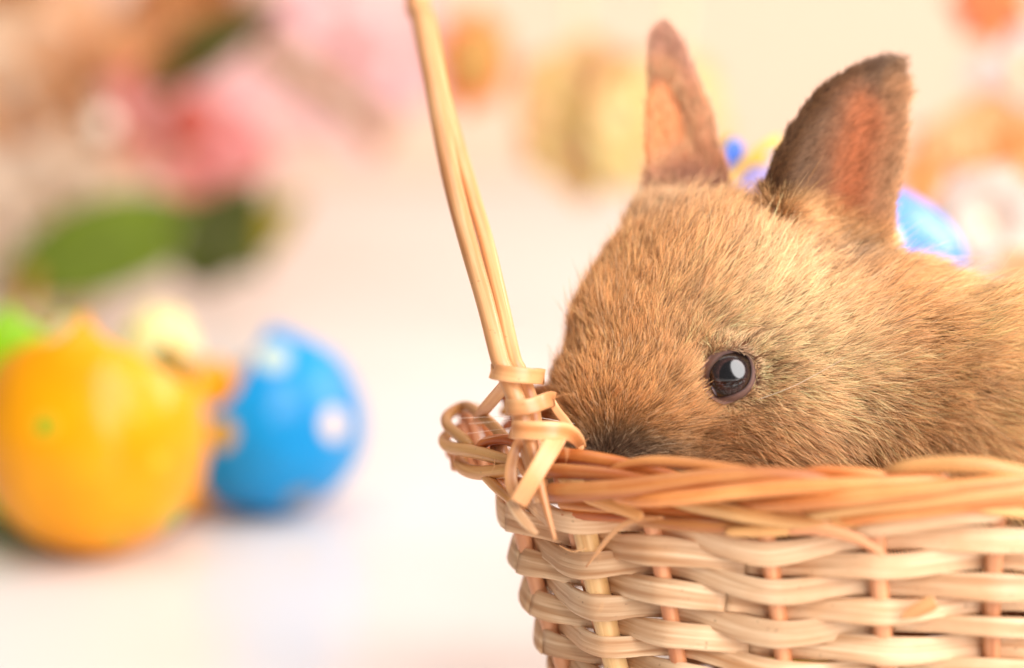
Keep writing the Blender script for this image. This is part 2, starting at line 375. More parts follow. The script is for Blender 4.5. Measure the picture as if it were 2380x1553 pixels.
cane([(1054,1040,.69),(1057,1062,.688),(1061,1094,.687)], 1.3*mm, M_STAKE, name='stake')
cane([(1118,1100,.668),(1137,1116,.662),(1160,1138,.657),(1192,1166,.652)], [1.0*mm,1.3*mm,1.1*mm], M_RIML)
cane([(1062,985,.700),(1075,1010,.70),(1085,1060,.697),(1100,1098,.69)], 1.5*mm, M_STAKE, name='stake')
cane([(1085,950,.705),(1095,985,.703),(1108,1035,.699),(1125,1085,.69)], 1.6*mm, M_STAKE, name='stake')
cane([(1076,955,.712),(1092,1000,.709),(1118,1040,.704),(1150,1066,.697)], 1.6*mm, M_RIM2)
cane([(1100,945,.716),(1128,990,.712),(1150,1030,.706),(1180,1060,.70)], 1.7*mm, M_RIM)
cane([(1040,1048,.698),(1080,1058,.70),(1130,1072,.70),(1190,1082,.694)], 1.8*mm, M_RIM2)
cane([(1100,1090,.684),(1130,1106,.674),(1170,1118,.666),(1215,1122,.658)], 1.3*mm, M_RIM2)

# handle: two canes rising, arching over to the far right end (outside the picture)
arch_end = [np.array([-.018, .765, .235]), np.array([.03, .79, .285]), np.array([.12, .79, .31]), np.array([.20, .76, .26]), np.array([.238, .715, .16]), np.array([.236, .690, .085])]
def handle(pts, r, dz):
    P = [W(*p) for p in pts] + [a+np.array([dz, 0, dz]) for a in arch_end]
    n = 90; C = spline(P, n); rr_ = np.interp(np.linspace(0, 1, n), np.linspace(0, 1, len(r)), r)
    return tube('handle', C, rr_, M_HANDLE, basket)
handle([(1262,1165,.6465),(1240,1085,.648),(1222,1010,.649),(1200,930,.650),(1172,860,.652),(1160,830,.653),(1127,700,.660),(1084,550,.672),(1046,400,.688),(1008,200,.712),(978,50,.735),(966,-30,.748)], [2.2*mm,2.2*mm,2.1*mm,2.4*mm,2.5*mm,2.4*mm,2.4*mm], 0)
handle([(1252,1150,.651),(1250,1060,.654),(1244,1000,.655),(1232,930,.655),(1205,860,.656),(1192,830,.657),(1163,700,.664),(1132,570,.673),(1103,470,.683),(1062,330,.70),(1025,200,.716),(998,50,.738),(986,-30,.751)], [1.8*mm,1.9*mm,1.9*mm,1.9*mm,1.9*mm,1.9*mm], .002)
# pointed tail of the handle cane pushed into the weave
C = spline([(1228,1010,.644),(1240,1060,.6415),(1256,1130,.6385),(1274,1200,.6365),(1290,1256,.6355)], 24)
tube('handle_tail', np.stack([W(*c) for c in C]), np.linspace(1.75*mm, .45*mm, 24), M_HANDLE, basket)
def band(pts, width, mat=M_WRAP, n=30, name='binding', thick=.0007):
    C = spline(pts, n); P = np.stack([W(*c) for c in C])
    T = norm(np.gradient(P, axis=0)); V = norm(P-CAM)
    O = -V.copy()
    # lean the face where the band turns away round the handle
    dd = np.gradient(C[:, 2]); dx = np.gradient(P[:, 0]); 
    wv = spline([[v] for v in (width if isinstance(width, (list, tuple)) else [width, width])], n)[:, 0]
    return ribbon(name, P, O, wv, thick, mat, basket)
band([(1168,862,.6575),(1150,863,.6535),(1149,864,.6500),(1165,867,.6475),(1195,871,.6465),(1230,874,.6475),(1255,875,.6505),(1262,876,.6545),(1245,874,.659)], 3.7*mm)
band([(1190,946,.655),(1178,946,.650),(1182,946,.6455),(1205,947,.6435),(1235,944,.6435),(1262,934,.6455),(1279,928,.6495),(1282,928,.654),(1262,932,.659)], 3.6*mm)
band([(1205,1000,.654),(1192,999,.649),(1194,999,.6440),(1215,1000,.6415),(1250,1001,.6405),(1290,1001,.641),(1322,1006,.6435),(1342,1022,.6475),(1353,1042,.651)], [4.1*mm,4.2*mm,4.2*mm,4.2*mm,3.6*mm,2.2*mm])
band([(1300,1005,.6440),(1287,1030,.6405),(1262,1072,.6375),(1232,1122,.6365),(1204,1170,.6385)], [4.4*mm,4.5*mm,4.2*mm,4.2*mm])
band([(1212,1015,.6475),(1196,1050,.6465),(1187,1095,.646),(1192,1135,.6445),(1214,1160,.642)], [2.2*mm,2.6*mm,3.0*mm,2.8*mm])
band([(1196,1050,.650),(1206,1075,.649),(1222,1105,.6465),(1238,1125,.643)], [1.2*mm,1.6*mm,1.6*mm])
band([(1185,880,.655),(1166,905,.660),(1143,932,.668),(1120,960,.680),(1108,985,.688)], [2.8*mm,3.0*mm,3.0*mm,2.6*mm])
band([(1278,925,.655),(1295,955,.654),(1318,985,.652),(1345,1030,.650),(1352,1046,.650)], [1.8*mm,2.0*mm,2.0*mm,1.2*mm])
band([(1186,1165,.6420),(1205,1195,.6395),(1228,1222,.638),(1248,1242,.6375)], [2.2*mm,2.4*mm,1.2*mm], M_WEAVE)
# loose splinters
def splinter(pts, width):
    C = spline(pts, 24); P = np.stack([wall_px(x, y, o)[0] for x, y, o in C])
    for _ in range(3): P[1:-1] = (P[:-2]+2*P[1:-1]+P[2:])/4
    O = np.broadcast_to(norm(np.array([-.2, -1, .3])), P.shape)
    ribbon('splinter', P, O, np.interp(np.linspace(0, 1, 24), [0, .3, .8, 1], np.array(width)), .0004, M_HANDLE, basket)
splinter([(1362,1318,.0058),(1385,1288,.0064),(1415,1248,.0068),(1450,1218,.0075),(1495,1206,.0078),(1540,1203,.0085)], [.0004,.0011,.0013,.0005])
splinter([(1300,1268,.006),(1330,1282,.0062),(1362,1275,.0062)], [.0002,.0003,.0003,.0002])
splinter([(2095,1435,.0055),(2140,1415,.0058),(2175,1398,.0056)], [.0008,.003,.0036,.003])

for (x_, y_, d_, dx_, dy_) in [(1318,1040,.6395,-4,34),(1312,1038,.6396,3,26),(1278,930,.650,60,-14),(1352,1040,.650,18,-22),(1358,1050,.650,26,12),(1240,1180,.637,6,22),(1212,1176,.637,-10,18),(1150,1068,.654,-14,40),(1215,1046,.650,-22,14),
                             (1384,1272,.634,10,32),(1350,1268,.634,-16,20),(1466,1086,.640,-20,-14),(1530,1066,.637,4,-14),(1715,1088,.630,8,-12),(1520,1118,.632,-24,8),(1600,1250,.628,20,10),(1700,1480,.627,6,24),(1400,1400,.634,-10,26)]:
    P = spline([W(x_, y_, d_), W(x_+dx_*.5+dy_*.12, y_+dy_*.5-abs(dx_)*.08, d_-.0012), W(x_+dx_, y_+dy_, d_-.0016)], 8)
    tube('loose_fibre', P, np.linspace(.00012, .00004, 8), M_HANDLE, basket, sec=CIRC8[::2])

# ------------------------------------------------------------------ rabbit
RB = np.stack([RGT, FWD, UPV])           # rows: rabbit-frame axes (mm: x right, y away, z up), origin on the optical axis
RO = CAM + FWD*.667
def R2W(p): return RO + (np.asarray(p)*.001) @ RB
def rp(px, py, y): return np.array([(px-1190)*K*(667+y), y, (776.5-py)*K*(667+y)])
def smin(a, b, k):
    h = np.clip(.5+.5*(b-a)/k, 0, 1); return b*(1-h)+a*h - k*h*(1-h)
def smax(a, b, k): return -smin(-a, -b, k)
def ell(p, c, r):
    q = p-np.asarray(c); r = np.asarray(r, float)
    k0 = np.linalg.norm(q/r, axis=-1); k1 = np.linalg.norm(q/(r*r), axis=-1)
    return k0*(k0-1)/(k1+1e-9)
PR = [((53, 27, 2), (33.3, 26.5, 28)), ((46, 28, 11), (21.3, 21, 18)), ((30, 17, -14), (18.8, 17.5, 17.2)), ((25, 14, -27), (9, 10, 8)),
      ((66, 15, -18), (19, 17, 18)), ((50, 24, -34), (20, 18, 13)), ((33, 20, 2), (16, 15, 13)), ((38, 36, 25), (8, 9, 7.5)), ((40, 20, -52), (27, 17, 16)), ((86, 26, -10), (27, 27, 28)), ((122, 17, -27), (42, 36, 35)), ((165, 16, -34), (42, 37, 32))]
PK = [0, 9, 9, 6, 10, 8, 7, 6, 10, 11, 14, 14]
def poly_sd(x, z, poly):
    P = np.asarray(poly); d2 = np.full(x.shape, 1e9); ins = np.zeros(x.shape, bool)
    for i in range(len(P)):
        a = P[i]; b = P[(i+1) % len(P)]; e = b-a
        wx = x-a[0]; wz = z-a[1]; t = np.clip((wx*e[0]+wz*e[1])/(e@e), 0, 1)
        d2 = np.minimum(d2, (wx-e[0]*t)**2+(wz-e[1]*t)**2)
        c = (a[1] > z) != (b[1] > z)
        xi = a[0] + (z-a[1])/(e[1]+1e-12)*e[0]
        ins ^= c & (x < xi)
    d = np.sqrt(d2); return np.where(ins, -d, d)
def smooth_poly(pts, n=44):
    P = np.asarray(pts, float); Q = np.vstack([P, P[:3]])
    m = len(P); t = np.linspace(0, m, n, endpoint=False); i = t.astype(int); u = (t-i)[:, None]
    P4 = np.vstack([P[-1:], P, P[:3]]); a, b, c, d = P4[i], P4[i+1], P4[i+2], P4[i+3]
    return .5*((2*b)+(c-a)*u+(2*a-5*b+4*c-d)*u*u+(3*b-a-3*c+d)*u**3)
NE = smooth_poly([rp(x, y, 20)[[0, 2]] for x, y in [(1772,450),(1820,318),(1905,208),(1995,150),(2078,128),(2106,152),(2112,220),(2104,350),(2084,480),(2045,580),(1990,650),(1900,620),(1830,540)]])
FE = smooth_poly([rp(x, y, 46)[[0, 2]] for x, y in [(1516,160),(1520,100),(1545,66),(1572,80),(1592,125),(1640,240),(1672,350),(1688,450),(1640,500),(1560,500),(1512,440),(1500,380),(1498,270)]])
NEA, NET = rp(1920, 600, 20)[[0, 2]], rp(2085, 140, 20)[[0, 2]]
FEA, FET = rp(1600, 460, 46)[[0, 2]], rp(1548, 70, 46)[[0, 2]]
def ear_sd(p, poly, A, T, yb, yt, curv, th, shrink):
    x, y, z = p[..., 0], p[..., 1], p[..., 2]
    lo = poly.min(0)-8; hi = poly.max(0)+8
    m = (x > lo[0]) & (x < hi[0]) & (z > lo[1]) & (z < hi[1]) & (y > min(yb, yt)-22) & (y < max(yb, yt)+14)
    out = np.full(x.shape, 200.0)
    xm, ym, zm_ = x[m], y[m], z[m]
    ax = (T-A)/np.linalg.norm(T-A); L = np.linalg.norm(T-A)
    v = ((xm-A[0])*ax[0]+(zm_-A[1])*ax[1])/L; u = (xm-A[0])*ax[1]-(zm_-A[1])*ax[0]
    yc = yb+(yt-yb)*v - curv*u*u/(1+.004*u*u)*np.where(u < 0, 1.0, .22)
    d2 = poly_sd(xm, zm_, poly)+shrink
    thk = th*(1+.8*np.clip(.35-v, 0, 1))
    slope = np.sqrt(1+(2*curv*u*np.where(u < 0, 1.0, .22))**2)
    out[m] = smax(d2, np.abs(ym-yc)/slope-thk, 1.5)
    return out
def near_ear(p): return ear_sd(p, NE, NEA, NET, 20, 29, .055, .9, .8)
def far_ear(p): return ear_sd(p, FE, FEA, FET, 46, 50, .05, .8, -.2)
EX, EZ = rp(1697, 871, 2)[0], rp(1697, 871, 2)[2]
def head(p):
    d = None
    for (c, r), k in zip(PR, PK):
        e = ell(p, c, r); d = e if d is None else smin(d, e, k)
    return d
ys = np.linspace(-25, 25, 2001); hv = head(np.stack([np.full_like(ys, EX), ys, np.full_like(ys, EZ)], -1))
YS = ys[np.argmax(hv < 0)]
ER = 6.3; EC = np.array([EX, YS+1.6, EZ]); EAX = norm(np.array([-.10, -1, .04]))
print('eye surface y', YS)
LU = norm(np.array([.62, 0, .78])); LU = norm(LU-EAX*(LU@EAX)); LV = np.cross(EAX, LU)
OPEN = [(-5.0,-.15),(-4.5,1.5),(-3.3,3.2),(-1.8,4.5),(0,5.06),(1.66,5.3),(3.3,4.7),(4.4,3.2),(4.8,1.06),(4.4,-1.2),(3.2,-3.0),(1.2,-4.2),(-.6,-4.8),(-2.7,-5.2),(-3.8,-4.4),(-4.7,-2.4)]
def eye_gap(p):
    return np.where(p[..., 1] < EC[1]+6, poly_sd(p[..., 0]-EC[0], p[..., 2]-EC[2], OPEN), 99.0)
def body(p):
    d = head(p)
    q = p-EC; dist = np.linalg.norm(q, axis=-1)
    # orbit: slight hollow round the eye, brow above it
    d = d + 1.1*np.exp(-((dist-8.5)/3.2)**2)
    d = smin(d, ell(p, EC+np.array([1.5, -.3, 7.2]), (6.5, 3.0, 2.0)), 3.0)
    d = smax(d, -(dist-ER-.15), .8)
    return d
def ears(p): return near_ear(p), far_ear(p)
def sdf(p):
    n, f = ears(p); d = body(p)
    return smin(smin(d, n, 5.0), f, 4.0)
def grad(p, fn=None, h=.25):
    fn = fn or sdf
    g = np.stack([fn(p+np.eye(3)[i]*h)-fn(p-np.eye(3)[i]*h) for i in range(3)], -1)
    return norm(g)
H = 1.25
gx, gy, gz = np.arange(4, 214, H), np.arange(-30, 66, H), np.arange(-72, 78, H)
G = np.empty((len(gx), len(gy), len(gz)), np.float32)
for i0 in range(0, len(gx), 24):
    X = np.stack(np.meshgrid(gx[i0:i0+24], gy, gz, indexing='ij'), -1); G[i0:i0+24] = sdf(X)
def surface_nets(G):
    s = G < 0
    nx, ny, nz = G.shape
    c = np.zeros((nx-1, ny-1, nz-1), np.int8)
    for a in (0, 1):
        for b in (0, 1):
            for d in (0, 1): c += s[a:nx-1+a, b:ny-1+b, d:nz-1+d]
    act = (c > 0) & (c < 8); I = np.stack(np.nonzero(act), -1)
    ids = np.full(act.shape, -1, np.int64); ids[act] = np.arange(len(I))
    acc = np.zeros((len(I), 3)); cnt = np.zeros(len(I))
    cor = [np.array([a, b, d]) for a in (0, 1) for b in (0, 1) for d in (0, 1)]
    for a in cor:
        for ax in range(3):
            if a[ax]: continue
            b = a.copy(); b[ax] = 1
            ia = I+a; ib = I+b; va = G[ia[:, 0], ia[:, 1], ia[:, 2]]; vb = G[ib[:, 0], ib[:, 1], ib[:, 2]]
            m = (va < 0) != (vb < 0); t = np.where(m, va/(va-vb+1e-12), 0)
            acc += (a+t[:, None]*(b-a))*m[:, None]; cnt += m
    V = I+acc/cnt[:, None]
    Fs = []
    for ax in range(3):
        o = [0, 1, 2]; o.remove(ax)
        sl0 = [slice(None)]*3; sl1 = [slice(None)]*3; sl0[ax] = slice(0, -1); sl1[ax] = slice(1, None)
        x = s[tuple(sl0)] != s[tuple(sl1)]; E = np.stack(np.nonzero(x), -1)
        E = E[(E[:, o[0]] > 0) & (E[:, o[1]] > 0) & (E[:, o[0]] < G.shape[o[0]]-1) & (E[:, o[1]] < G.shape[o[1]]-1)]
        u = np.eye(3, dtype=int)[o[0]]; v = np.eye(3, dtype=int)[o[1]]
        q = [ids[tuple((E-u-v).T)], ids[tuple((E-v).T)], ids[tuple(E.T)], ids[tuple((E-u).T)]]
        q = np.stack(q, -1); fl = s[tuple(E.T)]
        if ax == 1: fl = ~fl
        q[~fl] = q[~fl][:, ::-1]
        Fs.append(q)
    return V, np.concatenate(Fs)
V, F = surface_nets(G)
V = V*H+np.array([gx[0], gy[0], gz[0]])
for _ in range(2): V = V-grad(V)*np.clip(sdf(V), -1, 1)[:, None]*.9
tan = lin((190, 130, 78))
def hf(p, f, seed, n=5):
    """smooth random field, about -1..1"""
    r = np.random.default_rng(seed); out = np.zeros(p.shape[:-1])
    for _ in range(n):
        k = r.normal(0, 1, 3)*f; out += np.sin(p@k+r.random()*6.28)
    return out/n*1.4
def gauss(p, c, r): return np.exp(-np.sum(((p-np.asarray(c))/np.asarray(r))**2, -1))
def ss(x, a, b): t = np.clip((x-a)/(b-a), 0, 1); return t*t*(3-2*t)
FR = [rp(x, y, 46)[[0, 2]] for x, y in [(1572, 80), (1592, 125), (1640, 240), (1672, 350), (1688, 450)]]
def line_d(x, z, L):
    d = np.full(x.shape, 1e9)
    for a, b_ in zip(L[:-1], L[1:]):
        e = b_-a; t = np.clip(((x-a[0])*e[0]+(z-a[1])*e[1])/(e@e), 0, 1); d = np.minimum(d, np.hypot(x-a[0]-e[0]*t, z-a[1]-e[1]*t))
    return d
def far_inner(p):
    return ss(line_d(p[..., 0], p[..., 2], FR), .8, 8.0)*ss(69.5-p[..., 2]+.5*(p[..., 0]-36), 0, 9)*ss(p[..., 2]-.5*(p[..., 0]-38), 36, 45)
n_, f_ = ears(V); bd = body(V)
wn = ss(bd-n_, -.5, 2.5)[:, None]; wf = ss(bd-f_, -.5, 2.5)[:, None]
Nn = grad(V)
front = ss(-Nn[:, 1], 0.1, .7)[:, None]
sk = np.broadcast_to(lin((150, 95, 55)), V.shape).copy()
sk = sk*(1-wn)+wn*(front*lin((150, 62, 30))+(1-front)*lin((86, 52, 30)))
fin = far_inner(V)[:, None]**1.4
sk = sk*(1-wf)+wf*(fin*lin((250, 182, 122))+(1-fin)*lin((225, 130, 92)))  # far ear: inner skin with the back light's glow put into its colour
we = np.exp(-(np.maximum(0, np.linalg.norm(V-EC, axis=1)-6.3)/1.1)**2)[:, None]
sk = sk*(1-we)+we*lin((150, 110, 102))
m_skin, nt, b = new_mat('rabbit skin')
at = N(nt, 'ShaderNodeAttribute', attribute_name='skin'); nt.links.new(at.outputs['Color'], b.inputs['Base Color'])
b.inputs['Roughness'].default_value = .55
tr_ = N(nt, 'ShaderNodeBsdfTranslucent'); nt.links.new(at.outputs['Color'], tr_.inputs[0])
mx = N(nt, 'ShaderNodeMixShader'); mx.inputs[0].default_value = .6
nt.links.new(b.outputs[0], mx.inputs[1]); nt.links.new(tr_.outputs[0], mx.inputs[2]); nt.links.new(mx.outputs[0], nt.nodes['Material Output'].inputs['Surface'])
tp = N(nt, 'ShaderNodeBsdfTransparent'); mx2 = N(nt, 'ShaderNodeMixShader'); nt.links.new(at.outputs['Alpha'], mx2.inputs[0])
nt.links.new(tp.outputs[0], mx2.inputs[1]); nt.links.new(mx.outputs[0], mx2.inputs[2]); nt.links.new(mx2.outputs[0], nt.nodes['Material Output'].inputs['Surface'])
rabbit = mesh_obj('rabbit', R2W(V), F, m_skin, attr=np.concatenate([sk, 1-.12*fin*wf], 1))
tag(rabbit, 'young golden brown rabbit with upright ears peeking over the basket rim', 'rabbit')

# eye ------------------------------------------------------------
m_eye, nt, b = new_mat('dark rabbit eye')
tc = N(nt, 'ShaderNodeTexCoord')
sx = N(nt, 'ShaderNodeSeparateXYZ'); nt.links.new(tc.outputs['Object'], sx.inputs[0])
# local z is the gaze axis; pupil slightly wider upright
vl = N(nt, 'ShaderNodeVectorMath', operation='MULTIPLY'); nt.links.new(tc.outputs['Object'], vl.inputs[0]); vl.inputs[1].default_value = (1000, 900, 0)
le = N(nt, 'ShaderNodeVectorMath', operation='LENGTH'); nt.links.new(vl.outputs[0], le.inputs[0])
mr = N(nt, 'ShaderNodeMapRange'); mr.inputs['From Max'].default_value = 6.0; nt.links.new(le.outputs['Value'], mr.inputs[0])
ir = ramp(nt, [(0, (.003, .003, .004, 1)), (.46, (.004, .003, .004, 1)), (.53, (.045, .020, .017, 1)), (.60, (.028, .012, .010, 1)), (.8, (.007, .004, .004, 1)), (.93, (.006, .004, .004, 1)), (.985, (.006, .004, .004, 1)), (1.0, (.3, .28, .34, 1))])
nt.links.new(mr.outputs[0], ir.inputs[0])
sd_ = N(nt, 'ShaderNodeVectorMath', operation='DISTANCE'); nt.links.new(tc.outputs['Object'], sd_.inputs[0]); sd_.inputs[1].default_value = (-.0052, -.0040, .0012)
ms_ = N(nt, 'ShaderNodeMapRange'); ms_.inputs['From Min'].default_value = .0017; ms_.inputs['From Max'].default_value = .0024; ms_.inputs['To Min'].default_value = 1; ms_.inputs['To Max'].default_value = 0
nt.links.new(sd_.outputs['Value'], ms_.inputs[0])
en = N(nt, 'ShaderNodeTexNoise'); en.inputs['Scale'].default_value = 900; nt.links.new(tc.outputs['Object'], en.inputs['Vector'])
er = ramp(nt, [(.3, (.55, .5, .5, 1)), (.7, (1.2, 1.2, 1.2, 1))]); nt.links.new(en.outputs[0], er.inputs[0])
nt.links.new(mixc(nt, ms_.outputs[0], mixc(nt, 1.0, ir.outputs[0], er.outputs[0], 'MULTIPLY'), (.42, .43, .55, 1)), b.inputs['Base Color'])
b.inputs['Roughness'].default_value = .4; b.inputs['Specular IOR Level'].default_value = 0; b.inputs['Coat Weight'].default_value = 1.0; b.inputs['Coat Roughness'].default_value = .13; b.inputs['Coat IOR'].default_value = 1.75
uu = np.linspace(0, math.pi, 33); vv = np.linspace(0, 2*math.pi, 48, endpoint=False)
EV = [(0, 0, 1)] + [(math.sin(a)*math.cos(c), math.sin(a)*math.sin(c), math.cos(a)) for a in uu[1:-1] for c in vv] + [(0, 0, -1)]
EF = [(0, 1+j, 1+(j+1) % 48) for j in range(48)]
for i in range(30):
    for j in range(48): k = (j+1) % 48; EF.append((1+i*48+j, 1+(i+1)*48+j, 1+(i+1)*48+k, 1+i*48+k))
EF += [(1+30*48+(j+1) % 48, 1+30*48+j, len(EV)-1) for j in range(48)]
EVs = np.array(EV)*np.array([1, 1, .82])
eye = mesh_obj('eye', EVs*ER*.001, EF, m_eye, rabbit)
gz_ = norm((norm(np.array([.02, -1, .01]))) @ RB)
gx_ = norm(np.cross(UPV, gz_)); gy_ = np.cross(gz_, gx_)
from mathutils import Matrix
Mx = Matrix(((gx_[0], gy_[0], gz_[0]), (gx_[1], gy_[1], gz_[1]), (gx_[2], gy_[2], gz_[2])))
eye.rotation_euler = Mx.to_euler(); eye.location = R2W(EC)
# lids: an almond opening on the ball, dark wet edge fading into skin
th = np.linspace(0, 1, 72, endpoint=False)
OPN = smooth_poly(OPEN, 72); lidV = []; lidC = []; nl = 7
for i in range(nl):
    k = i/(nl-1); sc = 1+.42*k; pts = OPN*sc
    rho = np.linalg.norm(pts, axis=1); lim = 6.25+.9*k; pts = pts*np.minimum(1, lim/rho)[:, None]; rho = np.minimum(rho, lim)
    dep = .82*np.sqrt(np.maximum(ER**2-np.minimum(rho, 6.2)**2, 0)) + (.10 if i == 0 else .42-.30*k)
    lidV.append(EC+np.stack([pts[:, 0], -dep, pts[:, 1]], -1))
    lidC.append(np.broadcast_to(lin((66, 44, 42))*(1-ss(k, .0, .35))+ss(k, .0, .35)*lin((190, 150, 138)), (72, 3)))
lidV = np.concatenate(lidV); lidC = np.concatenate(lidC)
lidF = [(i*72+j, i*72+(j+1) % 72, (i+1)*72+(j+1) % 72, (i+1)*72+j) for i in range(nl-1) for j in range(72)]
mesh_obj('eyelid', R2W(lidV), lidF, m_skin, rabbit, attr=lidC)
# second eye on the far side of the head
ec2 = np.array([32.0, 50.0, 4.0]); g2 = grad(ec2[None], head)[0]; ec2 = ec2-g2*head(ec2[None])[0]-g2*2.0
eye2 = mesh_obj('eye', EVs*ER*.001, EF, m_eye, rabbit); eye2.location = R2W(ec2)
eye2.rotation_euler = Vector((g2 @ RB).tolist()).to_track_quat('Z', 'Y').to_euler()

# fur ------------------------------------------------------------
NOSE = np.array([22., 6., -30.])
VQ = V[F]; A1 = np.linalg.norm(np.cross(VQ[:, 1]-VQ[:, 0], VQ[:, 2]-VQ[:, 0]), axis=1)+np.linalg.norm(np.cross(VQ[:, 2]-VQ[:, 0], VQ[:, 3]-VQ[:, 0]), axis=1)
fc = VQ.mean(1); fn = grad(fc); fw = R2W(fc)
ne_, fe_ = ears(fc); be_ = body(fc)
isear = ((be_-ne_) > 1.0) | ((be_-fe_) > 1.0)
dens = np.where(fn[:, 1] > .35, .35, 1.0)*np.where(fw[:, 2] < .070, 0, 1)
dens = np.where(fc[:, 0] > 128, dens*.45, dens)
dens = np.where(isear, np.where(fn[:, 1] > .35, .8, 1.3), dens)
pw = A1*dens; pw = pw/pw.sum()
NC = 33000; PERC = 13
fi = rng.choice(len(F), NC, p=pw)
uv_ = rng.random((NC, 2)); q = VQ[fi]
C0 = (q[:, 0]*((1-uv_[:, 0])*(1-uv_[:, 1]))[:, None]+q[:, 1]*(uv_[:, 0]*(1-uv_[:, 1]))[:, None]+q[:, 2]*(uv_[:, 0]*uv_[:, 1])[:, None]+q[:, 3]*((1-uv_[:, 0])*uv_[:, 1])[:, None])
Cn = grad(C0)
rnd = rng.normal(0, 1, (NC, PERC, 3)); rnd -= np.sum(rnd*Cn[:, None], -1, keepdims=True)*Cn[:, None]
clr = .66
Rt = (C0[:, None]+rnd*clr).reshape(-1, 3); cid = np.repeat(np.arange(NC), PERC)
Rn = grad(Rt); Rt = Rt-Rn*sdf(Rt)[:, None]
def flow_at(p, n):
    """fur direction, whether it is ear fur, inner ear"""
    nn_, ff_ = ears(p); bb_ = body(p)
    wN = ss(bb_-nn_, .2, 2.5)[:, None]; wF = ss(bb_-ff_, .2, 2.5)[:, None]
    f = norm(p-NOSE)
    x, z = p[:, 0], p[:, 2]
    low = (ss(x, 52, 72)*ss(-z, -4, 22))[:, None]
    f = norm(f+low*np.array([.25, 0, -.75]))
    bw = ss(x, 84, 104)[:, None]
    f = norm(f*(1-bw)+bw*norm(np.array([.85, .15, -.42])))
    # round the eye: sweep back past it
    de = p-EC; r = np.linalg.norm(de, axis=1)[:, None]
    f = norm(f+np.exp(-((r-7)/4.5)**2)*norm(de)*.55)
    axn = np.array([NET[0]-NEA[0], 4, NET[1]-NEA[1]]); axf = np.array([FET[0]-FEA[0], 2, FET[1]-FEA[1]])
    inn = ss(-n[:, 1], .2, .7)[:, None]
    fN = norm(norm(axn)*(1-.25*inn)+inn*np.array([.45, 0, -.05])); fF = norm(axf)
    f = f*(1-wN)*(1-wF)+wN*fN+wF*fF
    wob = np.stack([hf(p, .22, 3+i) for i in range(3)], -1)*.22+np.stack([hf(p, .6, 13+i) for i in range(3)], -1)*.16
    f = f+wob
    f = norm(f-n*np.sum(f*n, 1, keepdims=True))
    return f, wN[:, 0], wF[:, 0], inn[:, 0]
f, wN, wF, inn = flow_at(Rt, Rn)
wE = np.maximum(wN, wF)
br_ = body(Rt); eN, eF = ears(Rt); cN = ss(br_-eN, .5, 8.5); cF = ss(br_-eF, .5, 7.0)
de = np.linalg.norm(Rt-EC, axis=1); eg = eye_gap(Rt)
x, z = Rt[:, 0], Rt[:, 2]
Lh = 5.9 + 2.6*ss(x, 25, 50) + 3.0*ss(x, 60, 90)*ss(-z, -15, 20) + 4.0*ss(x, 84, 105)
Lh = Lh*(1-.35*gauss(Rt, (20, 8, -22), (14, 30, 16)))
wL = np.maximum(cN, cF); Lh = Lh*(1-wL)+wL*(3.8+1.4*inn)
Lh *= ss(eg, .5, 7.0)*.84+.16
Lh *= rng.uniform(.62, 1.12, len(Lh))*(1+.18*hf(Rt, .35, 31))
# stray guard hairs
guard = (rng.random(len(Lh)) < .025) & (eg > 9)
Lh = np.where(guard & (wE < .5), Lh*1.85, Lh)
keep = (eg > .55) & (Lh > .4)
# the ears' inner skin shows: thin the hair there
kin = rng.random(len(Lh))
keep &= ~((wN > .5) & (inn > .6) & (kin > .75) & (-poly_sd(x, z, NE) > 4.5))
keep &= ~((wF > .3) & (kin < far_inner(Rt)**1.3*.97))
fi_ = far_inner(Rt)
cj = rng.normal(0, 1, (NC, 3))*.10
j = rng.normal(0, 1, Rt.shape)*.09
lift = (.34+.10*hf(Rt, .5, 41))*(1-.15*wE)
d0 = norm(Rn*lift[:, None]*1.7+f+j+cj[cid])
d1 = norm(Rn*(lift*.28)[:, None]+f*1.0+j*1.8+cj[cid]*1.6+np.array([0, 0, -.10]))
# clumping: tips gather toward the clump centre's tip
fC, wNc, wFc, _i = flow_at(C0, Cn)
sN = 5; sv = np.linspace(0, 1, sN)
P = np.empty((len(Rt), sN, 3))
cl = (rng.uniform(.45, .85, NC)[cid])*(1-.6*wE)
offc = C0[cid]-Rt
for k, s in enumerate(sv):
    P[:, k] = Rt+Lh[:, None]*(s*d0+.5*s*s*(d1-d0))+offc*(cl*s**1.5)[:, None]
# colour
def mixv(c, w_, t): return c*(1-w_[:, None])+w_[:, None]*np.asarray(t)
c = np.broadcast_to(lin((208, 140, 76)), Rt.shape).copy()
c = mixv(c, .85*ss(hf(Rt, .16, 51), -.1, 1.0), lin((220, 160, 98)))
c = mixv(c, .55*gauss(Rt, (34, 30, 32), (14, 40, 10)), lin((178, 136, 104)))
c = mixv(c, .88*np.clip(gauss(Rt, (52, 4, -6), (13, 30, 13))+gauss(Rt, (68, 8, -2), (15, 30, 13))+.8*gauss(Rt, (60, 12, 14), (12, 30, 10)), 0, 1), lin((246, 196, 138)))
c = mixv(c, .9*gauss(Rt, (80, 10, -14), (15, 30, 13)), lin((246, 196, 136)))
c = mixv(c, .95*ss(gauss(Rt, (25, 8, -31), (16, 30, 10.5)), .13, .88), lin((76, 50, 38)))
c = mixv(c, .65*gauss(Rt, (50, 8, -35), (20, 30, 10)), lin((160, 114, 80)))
c = mixv(c, .5*gauss(Rt, (11, 14, -12), (6, 30, 14)), lin((176, 112, 58)))
bw = ss(x, 86, 104)
c = mixv(c, bw*.9, lin((236, 178, 112)))
c = mixv(c, bw*.7*ss(hf(Rt*np.array([.5, 1, 1.4]), .35, 61), .1, 1.0), lin((150, 104, 66)))
